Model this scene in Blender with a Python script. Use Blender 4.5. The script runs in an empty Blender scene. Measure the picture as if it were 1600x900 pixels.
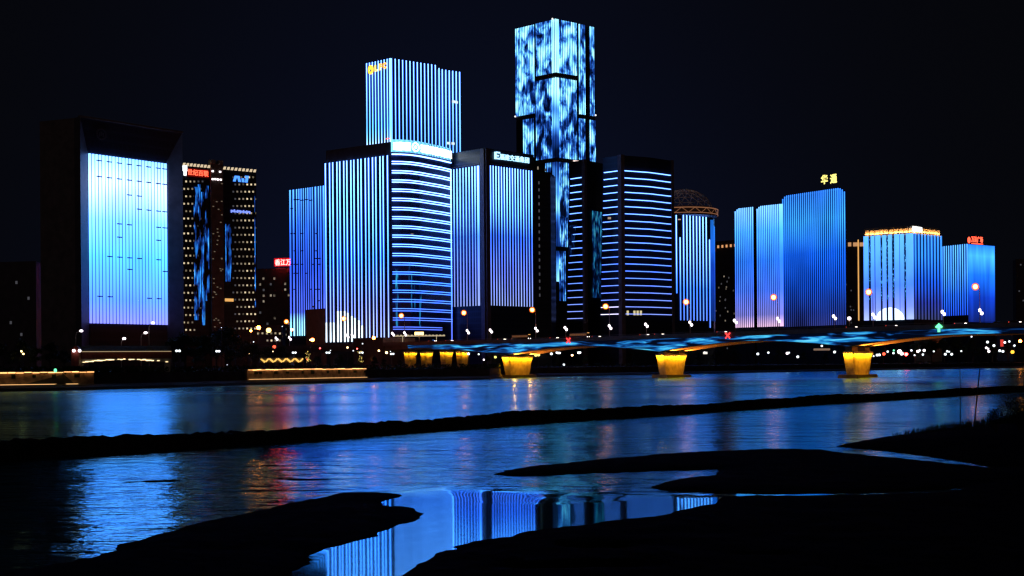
import bpy, math, random
import numpy as np
from mathutils import Vector, Matrix

random.seed(7)
R = math.radians
sc = bpy.context.scene
COL = sc.collection
F, HZ, ROLL, CAMH = 2000.0, 570.0, 0.0075, 7.0

# ------------------------------------------------------------------ surveying helpers
def uv(px, py):
    dx, dy = px - 800.0, HZ - py
    return (dx + ROLL * dy) / F, (dy - ROLL * dx) / F
def P(px, py, Y):
    u, v = uv(px, py)
    return Vector((u * Y, Y, CAMH + v * Y))
def ground(px, py, z=0.0):
    u, v = uv(px, py)
    Y = (z - CAMH) / v
    return Vector((u * Y, Y, z))
def same_top(ref, Yref, pts):
    """plan points of a level roof edge, from where it shows at each point"""
    v0 = uv(*ref)[1]
    out = []
    for (px, py) in pts:
        u, v = uv(px, py)
        Y = Yref * v0 / v
        out.append(Vector((u * Y, Y)))
    return out
def hit(A, B, px, py):
    """plan point where a sight line meets the facade line A-B"""
    u = uv(px, py)[0]
    d = B - A
    t = (u * A.y - A.x) / (d.x - u * d.y)
    return A + d * t
def zat(p, px, py):
    return CAMH + uv(px, py)[1] * p.y

# ------------------------------------------------------------------ materials
def new_mat(name):
    m = bpy.data.materials.new(name); m.use_nodes = True
    nt = m.node_tree
    return m, nt, nt.nodes['Principled BSDF']
def surf(name, col, rough=0.6, var=0.25, scale=0.3, metal=0.0, spec=0.5, bump=0.0):
    m, nt, b = new_mat(name)
    b.inputs['Roughness'].default_value = rough
    b.inputs['Metallic'].default_value = metal
    b.inputs['Specular IOR Level'].default_value = spec
    geo = nt.nodes.new('ShaderNodeNewGeometry')
    no = nt.nodes.new('ShaderNodeTexNoise'); no.inputs['Scale'].default_value = scale
    no.inputs['Detail'].default_value = 5
    nt.links.new(geo.outputs['Position'], no.inputs['Vector'])
    ramp = nt.nodes.new('ShaderNodeValToRGB')
    ramp.color_ramp.elements[0].position = 0.3; ramp.color_ramp.elements[1].position = 0.7
    ramp.color_ramp.elements[0].color = tuple(c * (1 - var) for c in col) + (1,)
    ramp.color_ramp.elements[1].color = tuple(c * (1 + var) for c in col) + (1,)
    nt.links.new(no.outputs['Fac'], ramp.inputs['Fac'])
    nt.links.new(ramp.outputs['Color'], b.inputs['Base Color'])
    if bump:
        bm = nt.nodes.new('ShaderNodeBump'); bm.inputs['Distance'].default_value = bump
        nt.links.new(no.outputs['Fac'], bm.inputs['Height']); nt.links.new(bm.outputs['Normal'], b.inputs['Normal'])
    return m
def glass_wall(name, col, floor=3.8, bay=1.5):
    """curtain wall: dark glass with mullions and spandrels"""
    m, nt, b = new_mat(name)
    N, L = nt.nodes, nt.links
    tc = N.new('ShaderNodeNewGeometry'); sep = N.new('ShaderNodeSeparateXYZ')
    L.new(tc.outputs['Position'], sep.inputs[0])
    def line(sock, period, frac):
        d = N.new('ShaderNodeMath'); d.operation = 'DIVIDE'; d.inputs[1].default_value = period; L.new(sock, d.inputs[0])
        f = N.new('ShaderNodeMath'); f.operation = 'FRACT'; L.new(d.outputs[0], f.inputs[0])
        g = N.new('ShaderNodeMath'); g.operation = 'LESS_THAN'; g.inputs[1].default_value = frac; L.new(f.outputs[0], g.inputs[0])
        return g.outputs[0]
    mx = N.new('ShaderNodeMath'); mx.operation = 'MAXIMUM'
    L.new(line(sep.outputs['Z'], floor, 0.3), mx.inputs[0]); L.new(line(sep.outputs['X'], bay, 0.15), mx.inputs[1])
    mix = N.new('ShaderNodeMix'); mix.data_type = 'RGBA'
    L.new(mx.outputs[0], mix.inputs['Factor'])
    mix.inputs['A'].default_value = tuple(col) + (1,)
    mix.inputs['B'].default_value = tuple(c * 1.8 + .004 for c in col) + (1,)
    L.new(mix.outputs['Result'], b.inputs['Base Color'])
    b.inputs['Roughness'].default_value = 0.35
    return m
def emit(name, col, strength=1.0, sample=False):
    m, nt, b = new_mat(name)
    b.inputs['Base Color'].default_value = (0.02, 0.02, 0.02, 1)
    b.inputs['Emission Color'].default_value = tuple(col) + (1,)
    b.inputs['Emission Strength'].default_value = strength
    m.cycles.emission_sampling = 'AUTO' if sample else 'NONE'
    return m
def led(name, z0, z1, stops, strength=1.0, flick=0.25, nscale=(0.12, 0.12, 0.04)):
    """programmable LED tube: the colour it plays runs up the building"""
    m, nt, b = new_mat(name)
    N, L = nt.nodes, nt.links
    geo = N.new('ShaderNodeNewGeometry'); sep = N.new('ShaderNodeSeparateXYZ'); L.new(geo.outputs['Position'], sep.inputs[0])
    mr = N.new('ShaderNodeMapRange'); mr.inputs['From Min'].default_value = z0; mr.inputs['From Max'].default_value = z1
    L.new(sep.outputs['Z'], mr.inputs['Value'])
    rp = N.new('ShaderNodeValToRGB')
    el = rp.color_ramp.elements
    while len(el) < len(stops): el.new(0.5)
    mxv = max(max(c) for _, c in stops) * 1.5
    for e, (p, c) in zip(el, stops):
        if p < .5 and c[2] > c[0] * 1.6: c = (c[0] * .68, c[1] * 1.15, c[2])
        if p >= .5: c = (c[0] * .85, c[1] * .95, c[2] * 1.3)
        elif p > .1: c = (c[0], c[1] * 1.05, c[2] * 1.3)
        e.position = p; e.color = tuple(x / mxv for x in c) + (1,)
    L.new(mr.outputs[0], rp.inputs['Fac'])
    vm = N.new('ShaderNodeVectorMath'); vm.operation = 'MULTIPLY'; vm.inputs[1].default_value = nscale
    L.new(geo.outputs['Position'], vm.inputs[0])
    no = N.new('ShaderNodeTexNoise'); no.inputs['Scale'].default_value = 1.0; no.inputs['Detail'].default_value = 2
    L.new(vm.outputs[0], no.inputs['Vector'])
    m2 = N.new('ShaderNodeMapRange'); m2.inputs['From Min'].default_value = .3; m2.inputs['From Max'].default_value = .7
    m2.inputs['To Min'].default_value = strength * mxv * (1 - flick); m2.inputs['To Max'].default_value = strength * mxv * (1 + flick)
    L.new(no.outputs['Fac'], m2.inputs['Value'])
    L.new(rp.outputs['Color'], b.inputs['Emission Color']); L.new(m2.outputs[0], b.inputs['Emission Strength'])
    b.inputs['Base Color'].default_value = (.02, .02, .02, 1)
    m.cycles.emission_sampling = 'NONE'
    return m
def glow_pattern(name, scale, stops, strength, stripe=None, zfade=None, axis='X', detail=3.0, dist=0.0, seed=0.0):
    """emissive cloud pattern: LED facades, also painted glass reflections and projected light"""
    m, nt, b = new_mat(name)
    N, L = nt.nodes, nt.links
    geo = N.new('ShaderNodeNewGeometry')
    vm = N.new('ShaderNodeVectorMath'); vm.operation = 'MULTIPLY_ADD'
    vm.inputs[1].default_value = scale; vm.inputs[2].default_value = (seed, seed * .7, seed * .3)
    L.new(geo.outputs['Position'], vm.inputs[0])
    no = N.new('ShaderNodeTexNoise'); no.inputs['Scale'].default_value = 1.0
    no.inputs['Detail'].default_value = detail; no.inputs['Distortion'].default_value = dist
    L.new(vm.outputs[0], no.inputs['Vector'])
    rp = N.new('ShaderNodeValToRGB'); el = rp.color_ramp.elements
    while len(el) < len(stops): el.new(0.5)
    mxv = max(max(c) for _, c in stops)
    for e, (p, c) in zip(el, stops):
        e.position = p; e.color = tuple(x / mxv for x in c) + (1,)
    fac = no.outputs['Fac']
    if zfade:
        sep = N.new('ShaderNodeSeparateXYZ'); L.new(geo.outputs['Position'], sep.inputs[0])
        mr = N.new('ShaderNodeMapRange'); mr.inputs['From Min'].default_value = zfade[0]; mr.inputs['From Max'].default_value = zfade[1]
        mr.inputs['To Min'].default_value = zfade[2]; mr.inputs['To Max'].default_value = zfade[3]
        L.new(sep.outputs['Z'], mr.inputs['Value'])
        ad = N.new('ShaderNodeMath'); ad.operation = 'ADD'; L.new(fac, ad.inputs[0]); L.new(mr.outputs[0], ad.inputs[1])
        fac = ad.outputs[0]
    L.new(fac, rp.inputs['Fac'])
    L.new(rp.outputs['Color'], b.inputs['Emission Color'])
    b.inputs['Emission Strength'].default_value = strength * mxv
    if stripe:
        tc = N.new('ShaderNodeTexCoord'); s2 = N.new('ShaderNodeSeparateXYZ'); L.new(tc.outputs['Object'], s2.inputs[0])
        d = N.new('ShaderNodeMath'); d.operation = 'DIVIDE'; d.inputs[1].default_value = stripe[0]; L.new(s2.outputs[axis], d.inputs[0])
        f = N.new('ShaderNodeMath'); f.operation = 'FRACT'; L.new(d.outputs[0], f.inputs[0])
        g = N.new('ShaderNodeMath'); g.operation = 'LESS_THAN'; g.inputs[1].default_value = stripe[1]; L.new(f.outputs[0], g.inputs[0])
        mm = N.new('ShaderNodeMath'); mm.operation = 'MULTIPLY'; mm.inputs[1].default_value = strength * mxv; L.new(g.outputs[0], mm.inputs[0])
        L.new(mm.outputs[0], b.inputs['Emission Strength'])
    b.inputs['Base Color'].default_value = (.02, .02, .03, 1)
    m.cycles.emission_sampling = 'NONE'
    return m

M = {}
M['stone'] = surf('brown stone cladding', (.20, .155, .14), .6)
M['concrete'] = surf('grey concrete', (.32, .31, .30), .75, .2, .5)
M['darkstone'] = surf('dark stone cladding', (.12, .10, .11), .5)
M['roofdark'] = surf('dark roof cladding', (.10, .095, .11), .6)
M['glass_blue'] = glass_wall('blue curtain wall', (.006, .013, .032))
M['glass_navy'] = glass_wall('navy curtain wall', (.006, .010, .022))
M['glass_dark'] = glass_wall('dark curtain wall', (.007, .008, .012))
M['panel_blue'] = surf('blue aluminium panel', (.02, .04, .10), .45)
M['panel_pale'] = surf('pale blue aluminium panel', (.05, .09, .20), .45)
M['metal'] = surf('dark painted metal', (.05, .05, .055), .45, .1, 2)
M['polemetal'] = surf('grey galvanised steel', (.5, .45, .42), .45, .1, 2)
M['bridge'] = surf('bridge concrete', (.30, .28, .27), .7, .2, .4)
M['pierstone'] = surf('pier concrete', (.42, .38, .33), .75, .3, .45)
M['asphalt'] = surf('asphalt', (.05, .05, .05), .8, .2, 2)
M['mud'] = surf('wet river mud', (.005, .0045, .004), .95, .4, .9, spec=.01, bump=.06)
M['rock'] = surf('dark breakwater rock', (.025, .023, .022), .9, .4, 1.2, spec=.03, bump=.2)
M['earth'] = surf('bank earth', (.045, .042, .035), .9, .4, .2)
M['leaf'] = surf('dark foliage', (.035, .055, .022), .6, .5, .8, spec=.2)
M['bark'] = surf('bark', (.06, .045, .035), .85, .3, 2)
M['red_paint'] = surf('red lacquered timber', (.26, .05, .03), .55, .3, 1)
M['rooftile'] = surf('grey roof tile', (.22, .20, .18), .6, .3, 1.5)
M['wallstone'] = surf('embankment stone', (.30, .20, .13), .8, .5, .55)
M['car_dark'] = surf('dark car paint', (.03, .03, .035), .25, .05, 3)
M['car_white'] = surf('white car paint', (.6, .6, .6), .3, .05, 3)
M['car_red'] = surf('red car paint', (.35, .03, .02), .3, .05, 3)
M['car_glass'] = surf('car glass', (.01, .01, .012), .08, .05, 3)
M['rubber'] = surf('tyre rubber', (.02, .02, .02), .85, .1, 3)
M['white_light'] = emit('white lamp', (1.0, .86, .92), 4, True)
M['warm_light'] = emit('warm lamp', (1.0, .62, .25), 7)
M['orange_lamp'] = emit('sodium lamp', (1.0, .15, .018), 60, True)
M['yellow_lamp'] = emit('yellow floodlight', (1.0, .60, .16), 5, True)
M['park_light'] = emit('cool park lamp', (.85, .95, 1.0), 2)
M['dim_light'] = emit('dim park lamp', (.9, .85, .75), 1.2)
def emit_var(name, col, strength, spread=.75):
    m = emit(name, col, strength); nt = m.node_tree; b = nt.nodes['Principled BSDF']
    geo = nt.nodes.new('ShaderNodeNewGeometry'); wn = nt.nodes.new('ShaderNodeTexNoise'); wn.inputs['Scale'].default_value = .37; wn.inputs['Detail'].default_value = 0
    nt.links.new(geo.outputs['Position'], wn.inputs['Vector'])
    mr = nt.nodes.new('ShaderNodeMapRange'); mr.inputs['From Min'].default_value = .25; mr.inputs['From Max'].default_value = .75
    mr.inputs['To Min'].default_value = strength * (1 - spread); mr.inputs['To Max'].default_value = strength * (1 + spread)
    nt.links.new(wn.outputs['Fac'], mr.inputs['Value']); nt.links.new(mr.outputs[0], b.inputs['Emission Strength'])
    return m
M['win_warm'] = emit_var('lit window', (1.0, .80, .50), .62)
M['win_mid'] = emit_var('dim lit window', (.9, .74, .55), .22)
M['win_low'] = emit('faint lit window', (.6, .6, .7), .09)
M['red_sign'] = emit('red sign light', (1.0, .085, .04), 3.0)
M['redwhite_sign'] = emit('hot red sign light', (1.0, .024, .022), 42)
M['red_dim'] = emit('dark red sign back', (.5, .006, .006), .16)
M['white_sign'] = emit('white sign light', (.9, .97, 1.0), 4)
M['cyan_sign'] = emit('cyan sign light', (.5, 1.0, 1.4), 1.6)
M['blue_sign'] = emit('blue sign light', (.1, .42, 1.6), 1.1)
M['gold_sign'] = emit('gold sign light', (1.0, .85, .22), 1.5)
M['amber_sign'] = emit('amber sign light', (1.0, .52, .04), 2.0)
M['orange_sign'] = emit('orange sign light', (1.0, .42, .07), 1.9)
M['gold_line'] = emit('gold light line', (1.0, .50, .14), .9)
M['gold_strip'] = emit('warm cove strip', (1.0, .47, .15), 3.2, True)
M['gold_dim'] = emit('dim warm cove strip', (1.0, .55, .2), 1.1)
M['headlight'] = emit('car headlight', (1.0, .85, .7), 5)
M['taillight'] = emit('car tail light', (1.0, .06, .03), 2.0)
M['green_sig'] = emit('green signal', (.15, 1.0, .42), 2.0)
M['red_sig'] = emit('red signal', (1.0, .05, .05), 1.8)
M['bus_win'] = emit('bus window light', (1.0, .38, .14), .11)
M['flare'] = emit('white LED tube at full power', (1.0, 1.25, 1.5), 1.5)

# ------------------------------------------------------------------ mesh builder
class MB:
    def __init__(s): s.v, s.f = [], []
    def add(s, vs, fs):
        o = len(s.v); s.v += [tuple(v) for v in vs]; s.f += [tuple(i + o for i in f) for f in fs]; return s
    def box(s, c, d, rz=0.0):
        cx, cy, cz = c; x, y, z = d[0] / 2, d[1] / 2, d[2] / 2
        co, si = math.cos(rz), math.sin(rz)
        vs = []
        for k in (-z, z):
            for a, b in ((-x, -y), (x, -y), (x, y), (-x, y)):
                vs.append((cx + a * co - b * si, cy + a * si + b * co, cz + k))
        return s.add(vs, [(3, 2, 1, 0), (4, 5, 6, 7), (0, 1, 5, 4), (1, 2, 6, 5), (2, 3, 7, 6), (3, 0, 4, 7)])
    def loft(s, bot, top, z0, z1):
        n = len(bot)
        vs = [(p[0], p[1], z0) for p in bot] + [(p[0], p[1], z1) for p in top]
        fs = [(i, (i + 1) % n, (i + 1) % n + n, i + n) for i in range(n)]
        return s.add(vs, fs + [tuple(range(n - 1, -1, -1)), tuple(range(n, 2 * n))])
    def prism(s, poly, z0, z1): return s.loft(poly, poly, z0, z1)
    def ring_loft(s, rings, caps=True):
        n = len(rings[0]); vs = [p for r in rings for p in r]; fs = []
        for k in range(len(rings) - 1):
            for i in range(n):
                j = (i + 1) % n
                fs.append((k * n + i, k * n + j, (k + 1) * n + j, (k + 1) * n + i))
        if caps:
            fs.append(tuple(range(n - 1, -1, -1))); fs.append(tuple((len(rings) - 1) * n + i for i in range(n)))
        return s.add(vs, fs)
    def tube(s, path, r, n=6):
        rings = []
        path = [Vector(p) for p in path]
        for i, p in enumerate(path):
            rr = r[i] if isinstance(r, (list, tuple)) else r
            d = (path[min(i + 1, len(path) - 1)] - path[max(i - 1, 0)]).normalized()
            a = d.cross(Vector((0, 0, 1)))
            if a.length < .05: a = d.cross(Vector((0, 1, 0)))
            a.normalize(); b = d.cross(a)
            rings.append([p + (a * math.cos(2 * math.pi * k / n) + b * math.sin(2 * math.pi * k / n)) * rr for k in range(n)])
        return s.ring_loft(rings)
    def ball(s, c, r, n=10, m=6, sz=1.0):
        c = Vector(c)
        rings = []
        for j in range(1, m):
            th = math.pi * j / m
            rings.append([c + Vector((r * math.sin(th) * math.cos(2 * math.pi * k / n), r * math.sin(th) * math.sin(2 * math.pi * k / n), -r * sz * math.cos(th))) for k in range(n)])
        return s.ring_loft(rings)
    def mesh(s, name, mat, smooth=False):
        me = bpy.data.meshes.new(name); me.from_pydata(s.v, [], s.f)
        if smooth: me.polygons.foreach_set('use_smooth', [True] * len(me.polygons))
        me.update()
        if isinstance(mat, str): mat = M[mat]
        me.materials.append(mat)
        return me
    def obj(s, name, mat, root=None, smooth=False):
        """vertices are in world coordinates; the object sits at its root's base"""
        if root is not None:
            off = world_of(root); s.v = [(x - off[0], y - off[1], z - off[2]) for x, y, z in s.v]
        o = bpy.data.objects.new(name, s.mesh(name, mat, smooth)); COL.objects.link(o)
        o.parent = root
        return o
def world_of(o):
    p = Vector((0, 0, 0))
    while o is not None: p += o.location; o = o.parent
    return p
def tag(o, label=None, cat=None, group=None, kind=None):
    if label: o['label'] = label
    if cat: o['category'] = cat
    if group: o['group'] = group
    if kind: o['kind'] = kind
    return o
def empty(name, loc, label=None, cat=None, group=None):
    o = bpy.data.objects.new(name, None); o.location = loc; o.empty_display_size = 1; COL.objects.link(o)
    return tag(o, label, cat, group)
def inst(name, me, root, loc, rz=0.0, scale=None):
    o = bpy.data.objects.new(name, me); COL.objects.link(o); o.parent = root
    o.location = Vector(loc) - (world_of(root) if root else Vector((0, 0, 0)))
    o.rotation_euler = (0, 0, rz)
    if scale: o.scale = scale
    return o
def copy_tree(o, parent=None):
    c = o.copy(); COL.objects.link(c); c.parent = parent
    for ch in o.children: copy_tree(ch, c)
    return c
def V3(p, z): return Vector((p[0], p[1], z))
def ang(A, B): return math.atan2(B.y - A.y, B.x - A.x)
def outward(A, B):
    e = (B - A).normalized(); return Vector((e.y, -e.x))

GL = 5.6      # street level behind the embankment
def strips(root, A, B, ts, z0, z1, w, mat, name='light_strip', d=0.38):
    """vertical LED tubes on the facade A-B (A left, B right seen from the river)"""
    rz = ang(A, B); cache = {}; out = []
    for i, t in enumerate(ts):
        zt = z1[i] if isinstance(z1, list) else z1
        zb = z0[i] if isinstance(z0, list) else z0
        ww = w[i] if isinstance(w, list) else w
        key = (round(zt - zb, 2), round(ww, 3))
        if key not in cache:
            cache[key] = MB().box((0, -d / 2 + .1, (zt - zb) / 2), (ww, d + .2, zt - zb)).mesh(name, mat)
        p = A + (B - A) * t
        out.append(inst(name, cache[key], root, (p.x, p.y, zb), rz))
    return out
def tfrac(A, B, px, py):
    p = hit(A, B, px, py); return (p - A).dot(B - A) / (B - A).length_squared
def span(n, a=0.0, b=1.0): return [a + (b - a) * i / (n - 1) for i in range(n)]
def panel(root, A, B, z0, z1, mat, name, d=0.4, off=0.0):
    """flat box on a facade; its object x axis runs along the facade"""
    w = (B - A).length
    me = MB().box((w / 2, -d / 2 - off, (z1 - z0) / 2), (w, d, z1 - z0)).mesh(name, mat)
    return inst(name, me, root, (A.x, A.y, z0), ang(A, B))
def hline(root, pts, z, h, d, mat, name='light_strip'):
    """horizontal LED line following a facade polyline"""
    outer = []; n = len(pts)
    for i, p in enumerate(pts):
        a, b = pts[max(0, i - 1)], pts[min(n - 1, i + 1)]
        outer.append(p + outward(a, b) * d)
    inner = []
    for i, p in enumerate(pts):
        a, b = pts[max(0, i - 1)], pts[min(n - 1, i + 1)]
        inner.append(p - outward(a, b) * .15)
    rings = []
    for i in range(n):
        rings.append([V3(outer[i], z - h / 2), V3(outer[i], z + h / 2), V3(inner[i], z + h / 2), V3(inner[i], z - h / 2)])
    return MB().ring_loft(rings).obj(name, mat, root)
def lettering(root, body, A, B, z0, height, mat, name='sign', width=None, bold=0.0, off=0.9, t0=0.0, skew=None):
    """words as solid letters standing on the facade A-B from A"""
    cu = bpy.data.curves.new(name, 'FONT'); cu.body = body; cu.size = 1.0; cu.extrude = 0.06; cu.offset = bold
    cu.resolution_u = 3; cu.space_character = 1.12
    ob = bpy.data.objects.new(name, cu); COL.objects.link(ob)
    dg = bpy.context.evaluated_depsgraph_get(); dg.update()
    me = bpy.data.meshes.new_from_object(ob.evaluated_get(dg))
    bpy.data.objects.remove(ob)
    co = np.array([v.co[:] for v in me.vertices])
    lo, hi = co.min(0), co.max(0)
    sy = height / (hi[1] - lo[1]); sx = (width / (hi[0] - lo[0])) if width else sy
    e = (B - A).normalized(); n = outward(A, B)
    rw = world_of(root)
    p0 = A + e * t0
    for v in me.vertices:
        x, y, zz = (v.co.x - lo[0]) * sx, (v.co.y - lo[1]) * sy, v.co.z * 4
        v.co = (p0.x + e.x * x + n.x * (off + zz) - rw.x, p0.y + e.y * x + n.y * (off + zz) - rw.y, z0 + y - rw.z)
    me.materials.clear(); me.materials.append(M[mat] if isinstance(mat, str) else mat)
    o = bpy.data.objects.new(name, me); COL.objects.link(o); o.parent = root
    return o
def building(name, label, cat, poly, z1, mat, z0=GL - .4, base=None, top_poly=None, group=None):
    c = sum((Vector(p) for p in poly), Vector((0, 0))) / len(poly)
    root = empty(name, (c.x, c.y, GL), label, cat, group)
    MB().loft(poly, top_poly or poly, z0, z1).obj('wall', mat, root)
    return root
def para(L_, C_, R_): return [L_, C_, R_, L_ + R_ - C_]
def windows(root, A, B, cells, w, h, name='window', d=.12, cap=100):
    """cells: (t, z, material) - each lit window a part; past the cap one more part"""
    rz = ang(A, B); cache = {}
    order = sorted(cells, key=lambda c: {'win_warm': 0, 'win_mid': 1}.get(c[2], 2))
    rest = {}
    for i, (t, z, mt) in enumerate(order):
        p = A + (B - A) * t
        if i < cap:
            if mt not in cache: cache[mt] = MB().box((0, -d / 2 + .03, 0), (w, d + .06, h)).mesh(name, mt)
            inst(name, cache[mt], root, (p.x, p.y, z), rz)
        else:
            rest.setdefault(mt, []).append((p, z))
    if rest:
        mb = MB(); mats = list(rest); idx = []
        for k, mt in enumerate(mats):
            for p, z in rest[mt]:
                q = p + outward(A, B) * .05
                mb.box((q.x, q.y, z), (w, .15, h), rz); idx += [k] * 6
        o = mb.obj('window', mats[0], root)
        for mt in mats[1:]: o.data.materials.append(M[mt])
        o.data.polygons.foreach_set('material_index', idx); o['kind'] = 'stuff'

# ================================================================== world, camera, moon
w = bpy.data.worlds.new('World'); sc.world = w; w.use_nodes = True
nt = w.node_tree; N, L = nt.nodes, nt.links
bg = N['Background']
sky = N.new('ShaderNodeTexSky'); sky.sky_type = 'NISHITA'; sky.sun_disc = False
sky.sun_elevation = R(2); sky.sun_rotation = R(200)
tc = N.new('ShaderNodeTexCoord'); sep = N.new('ShaderNodeSeparateXYZ'); L.new(tc.outputs['Generated'], sep.inputs[0])
def math_(op, a, b=None, c=None):
    n = N.new('ShaderNodeMath'); n.operation = op
    for i, x in enumerate((a, b, c)):
        if x is None: continue
        if isinstance(x, (int, float)): n.inputs[i].default_value = x
        else: L.new(x, n.inputs[i])
    return n.outputs[0]
def scaled(sock, col):
    v = N.new('ShaderNodeVectorMath'); v.operation = 'SCALE'; v.inputs[0].default_value = col; L.new(sock, v.inputs['Scale']); return v.outputs[0]
def addv(a, b):
    v = N.new('ShaderNodeVectorMath'); v.operation = 'ADD'; L.new(a, v.inputs[0]); L.new(b, v.inputs[1]); return v.outputs[0]
zz = math_('MAXIMUM', sep.outputs['Z'], 0.0)
elev = math_('EXPONENT', math_('MULTIPLY', zz, -6.0))
gx = math_('DIVIDE', math_('ADD', sep.outputs['X'], 0.03), 0.22)
az = math_('EXPONENT', math_('MULTIPLY', math_('MULTIPLY', gx, gx), -1.0))
front = math_('GREATER_THAN', sep.outputs['Y'], 0.0)
city = math_('MULTIPLY', math_('MULTIPLY', elev, az), front)
back = math_('MULTIPLY', math_('MAXIMUM', math_('MULTIPLY', sep.outputs['Y'], -1.0), 0.0), math_('EXPONENT', math_('MULTIPLY', zz, -3.0)))
nsky = N.new('ShaderNodeVectorMath'); nsky.operation = 'SCALE'; nsky.inputs['Scale'].default_value = 0.00002
L.new(sky.outputs[0], nsky.inputs[0])
base = N.new('ShaderNodeCombineXYZ'); base.inputs[0].default_value = .0016; base.inputs[1].default_value = .0018; base.inputs[2].default_value = .0028
tot = addv(addv(nsky.outputs[0], base.outputs[0]), addv(scaled(city, (.003, .006, .027)), scaled(back, (.040, .026, .024))))
L.new(tot, bg.inputs['Color']); bg.inputs['Strength'].default_value = 1.0
w.cycles.sampling_method = 'MANUAL'; w.cycles.sample_map_resolution = 256

moon = bpy.data.lights.new('moon', 'SUN'); moon.energy = 0.004; moon.angle = R(.5); moon.color = (.8, .88, 1)
mo = bpy.data.objects.new('moon', moon); COL.objects.link(mo); mo.rotation_euler = (R(50), 0, R(-20))

cam = bpy.data.cameras.new('camera'); co = bpy.data.objects.new('camera', cam); COL.objects.link(co)
cam.sensor_width = 36; cam.lens = 45; cam.shift_y = (HZ - 450) / 1600; cam.clip_start = .5; cam.clip_end = 30000
n = math.hypot(1, ROLL); c_, s_ = 1 / n, ROLL / n
mat = Matrix(((c_, s_, 0, 0), (0, 0, -1, 0), (-s_, c_, 0, CAMH), (0, 0, 0, 1)))
co.matrix_world = mat
sc.camera = co
sc.view_settings.view_transform = 'Standard'; sc.view_settings.look = 'None'
sc.view_settings.exposure = 0; sc.view_settings.gamma = 1; sc.view_settings.use_curve_mapping = False
sc.render.engine = 'CYCLES'
sc.cycles.use_denoising = True
try:
    sc.cycles.denoiser = 'OPENIMAGEDENOISE'; sc.cycles.denoising_input_passes = 'RGB_ALBEDO_NORMAL'
except Exception: pass
sc.cycles.max_bounces = 5; sc.cycles.diffuse_bounces = 2; sc.cycles.glossy_bounces = 3
sc.cycles.sample_clamp_indirect = 6; sc.cycles.sample_clamp_direct = 0
sc.cycles.caustics_reflective = True
sc.cycles.filter_width = 1.35

# ================================================================== river, ground, flats
def structure(o): o['kind'] = 'structure'; return o
wm, nt, b = new_mat('river water')
N2, L2 = nt.nodes, nt.links
geo = N2.new('ShaderNodeNewGeometry'); sp = N2.new('ShaderNodeSeparateXYZ'); L2.new(geo.outputs['Position'], sp.inputs[0])
def mth(op, a, b_=None):
    n_ = N2.new('ShaderNodeMath'); n_.operation = op
    for i, x in enumerate((a, b_)):
        if x is None: continue
        if isinstance(x, (int, float)): n_.inputs[i].default_value = x
        else: L2.new(x, n_.inputs[i])
    return n_.outputs[0]
def mrange(sock, a, b_, c=0.0, d=1.0, smooth=True):
    n_ = N2.new('ShaderNodeMapRange'); n_.interpolation_type = 'SMOOTHSTEP' if smooth else 'LINEAR'
    for k, x in zip(('From Min', 'From Max', 'To Min', 'To Max'), (a, b_, c, d)): n_.inputs[k].default_value = x
    L2.new(sock, n_.inputs['Value']); return n_.outputs[0]
def noise(scale, detail=2.0, rough=.5, mul=(1, 1, 1)):
    v = N2.new('ShaderNodeVectorMath'); v.operation = 'MULTIPLY'; v.inputs[1].default_value = mul; L2.new(geo.outputs['Position'], v.inputs[0])
    n_ = N2.new('ShaderNodeTexNoise'); n_.inputs['Scale'].default_value = scale; n_.inputs['Detail'].default_value = detail; n_.inputs['Roughness'].default_value = rough
    L2.new(v.outputs[0], n_.inputs['Vector']); return n_.outputs['Fac']
warp = mth('MULTIPLY', mth('SUBTRACT', noise(.12, 2), .5), 14.0)
yw = mth('ADD', sp.outputs['Y'], warp)
calm = mth('MULTIPLY', mrange(yw, 76, 66), mrange(sp.outputs['X'], -11, -7))          # the sheltered pool between the flats
patch = noise(.02, 3, .55, (.35, 1, 1))                                               # wind patches on the open river
rip = mth('MULTIPLY', mth('SUBTRACT', 1.0, calm), mrange(patch, .3, .68, .55, 1.15))
rough = mth('ADD', mth('MULTIPLY', rip, mrange(sp.outputs['Y'], 60, 230, .09, .20)), .05)
h1 = noise(.9, 3, .6, (.7, 1.0, 1)); h2 = noise(.36, 2, .5, (.55, 1.0, 1)); h3 = noise(3.2, 2, .5, (.7, 1, 1))
hh = mth('ADD', mth('ADD', mth('MULTIPLY', h1, .055), mth('MULTIPLY', h2, .20)), mth('MULTIPLY', h3, .012))
hh = mth('MULTIPLY', hh, mth('ADD', mth('MULTIPLY', rip, 1.5), .005))
bp = N2.new('ShaderNodeBump'); bp.inputs['Strength'].default_value = 1.0; bp.inputs['Distance'].default_value = 1.0
L2.new(hh, bp.inputs['Height']); gl_ = N2.new('ShaderNodeBsdfGlossy'); gl_.inputs['Color'].default_value = (.42, .95, 1.0, 1); L2.new(rough, gl_.inputs['Roughness']); L2.new(bp.outputs['Normal'], gl_.inputs['Normal'])
df_ = N2.new('ShaderNodeBsdfDiffuse'); df_.inputs['Color'].default_value = (.0015, .003, .006, 1)
fr_ = N2.new('ShaderNodeFresnel'); fr_.inputs['IOR'].default_value = 2.5; L2.new(bp.outputs['Normal'], fr_.inputs['Normal'])
mx_ = N2.new('ShaderNodeMixShader'); L2.new(fr_.outputs[0], mx_.inputs[0]); L2.new(df_.outputs[0], mx_.inputs[1]); L2.new(gl_.outputs[0], mx_.inputs[2])
L2.new(mx_.outputs[0], nt.nodes['Material Output'].inputs['Surface'])
structure(MB().add([(-2600, -60, 0), (2600, -60, 0), (2600, 2400, 0), (-2600, 2400, 0)], [(0, 1, 2, 3)]).obj('river', wm))

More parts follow.
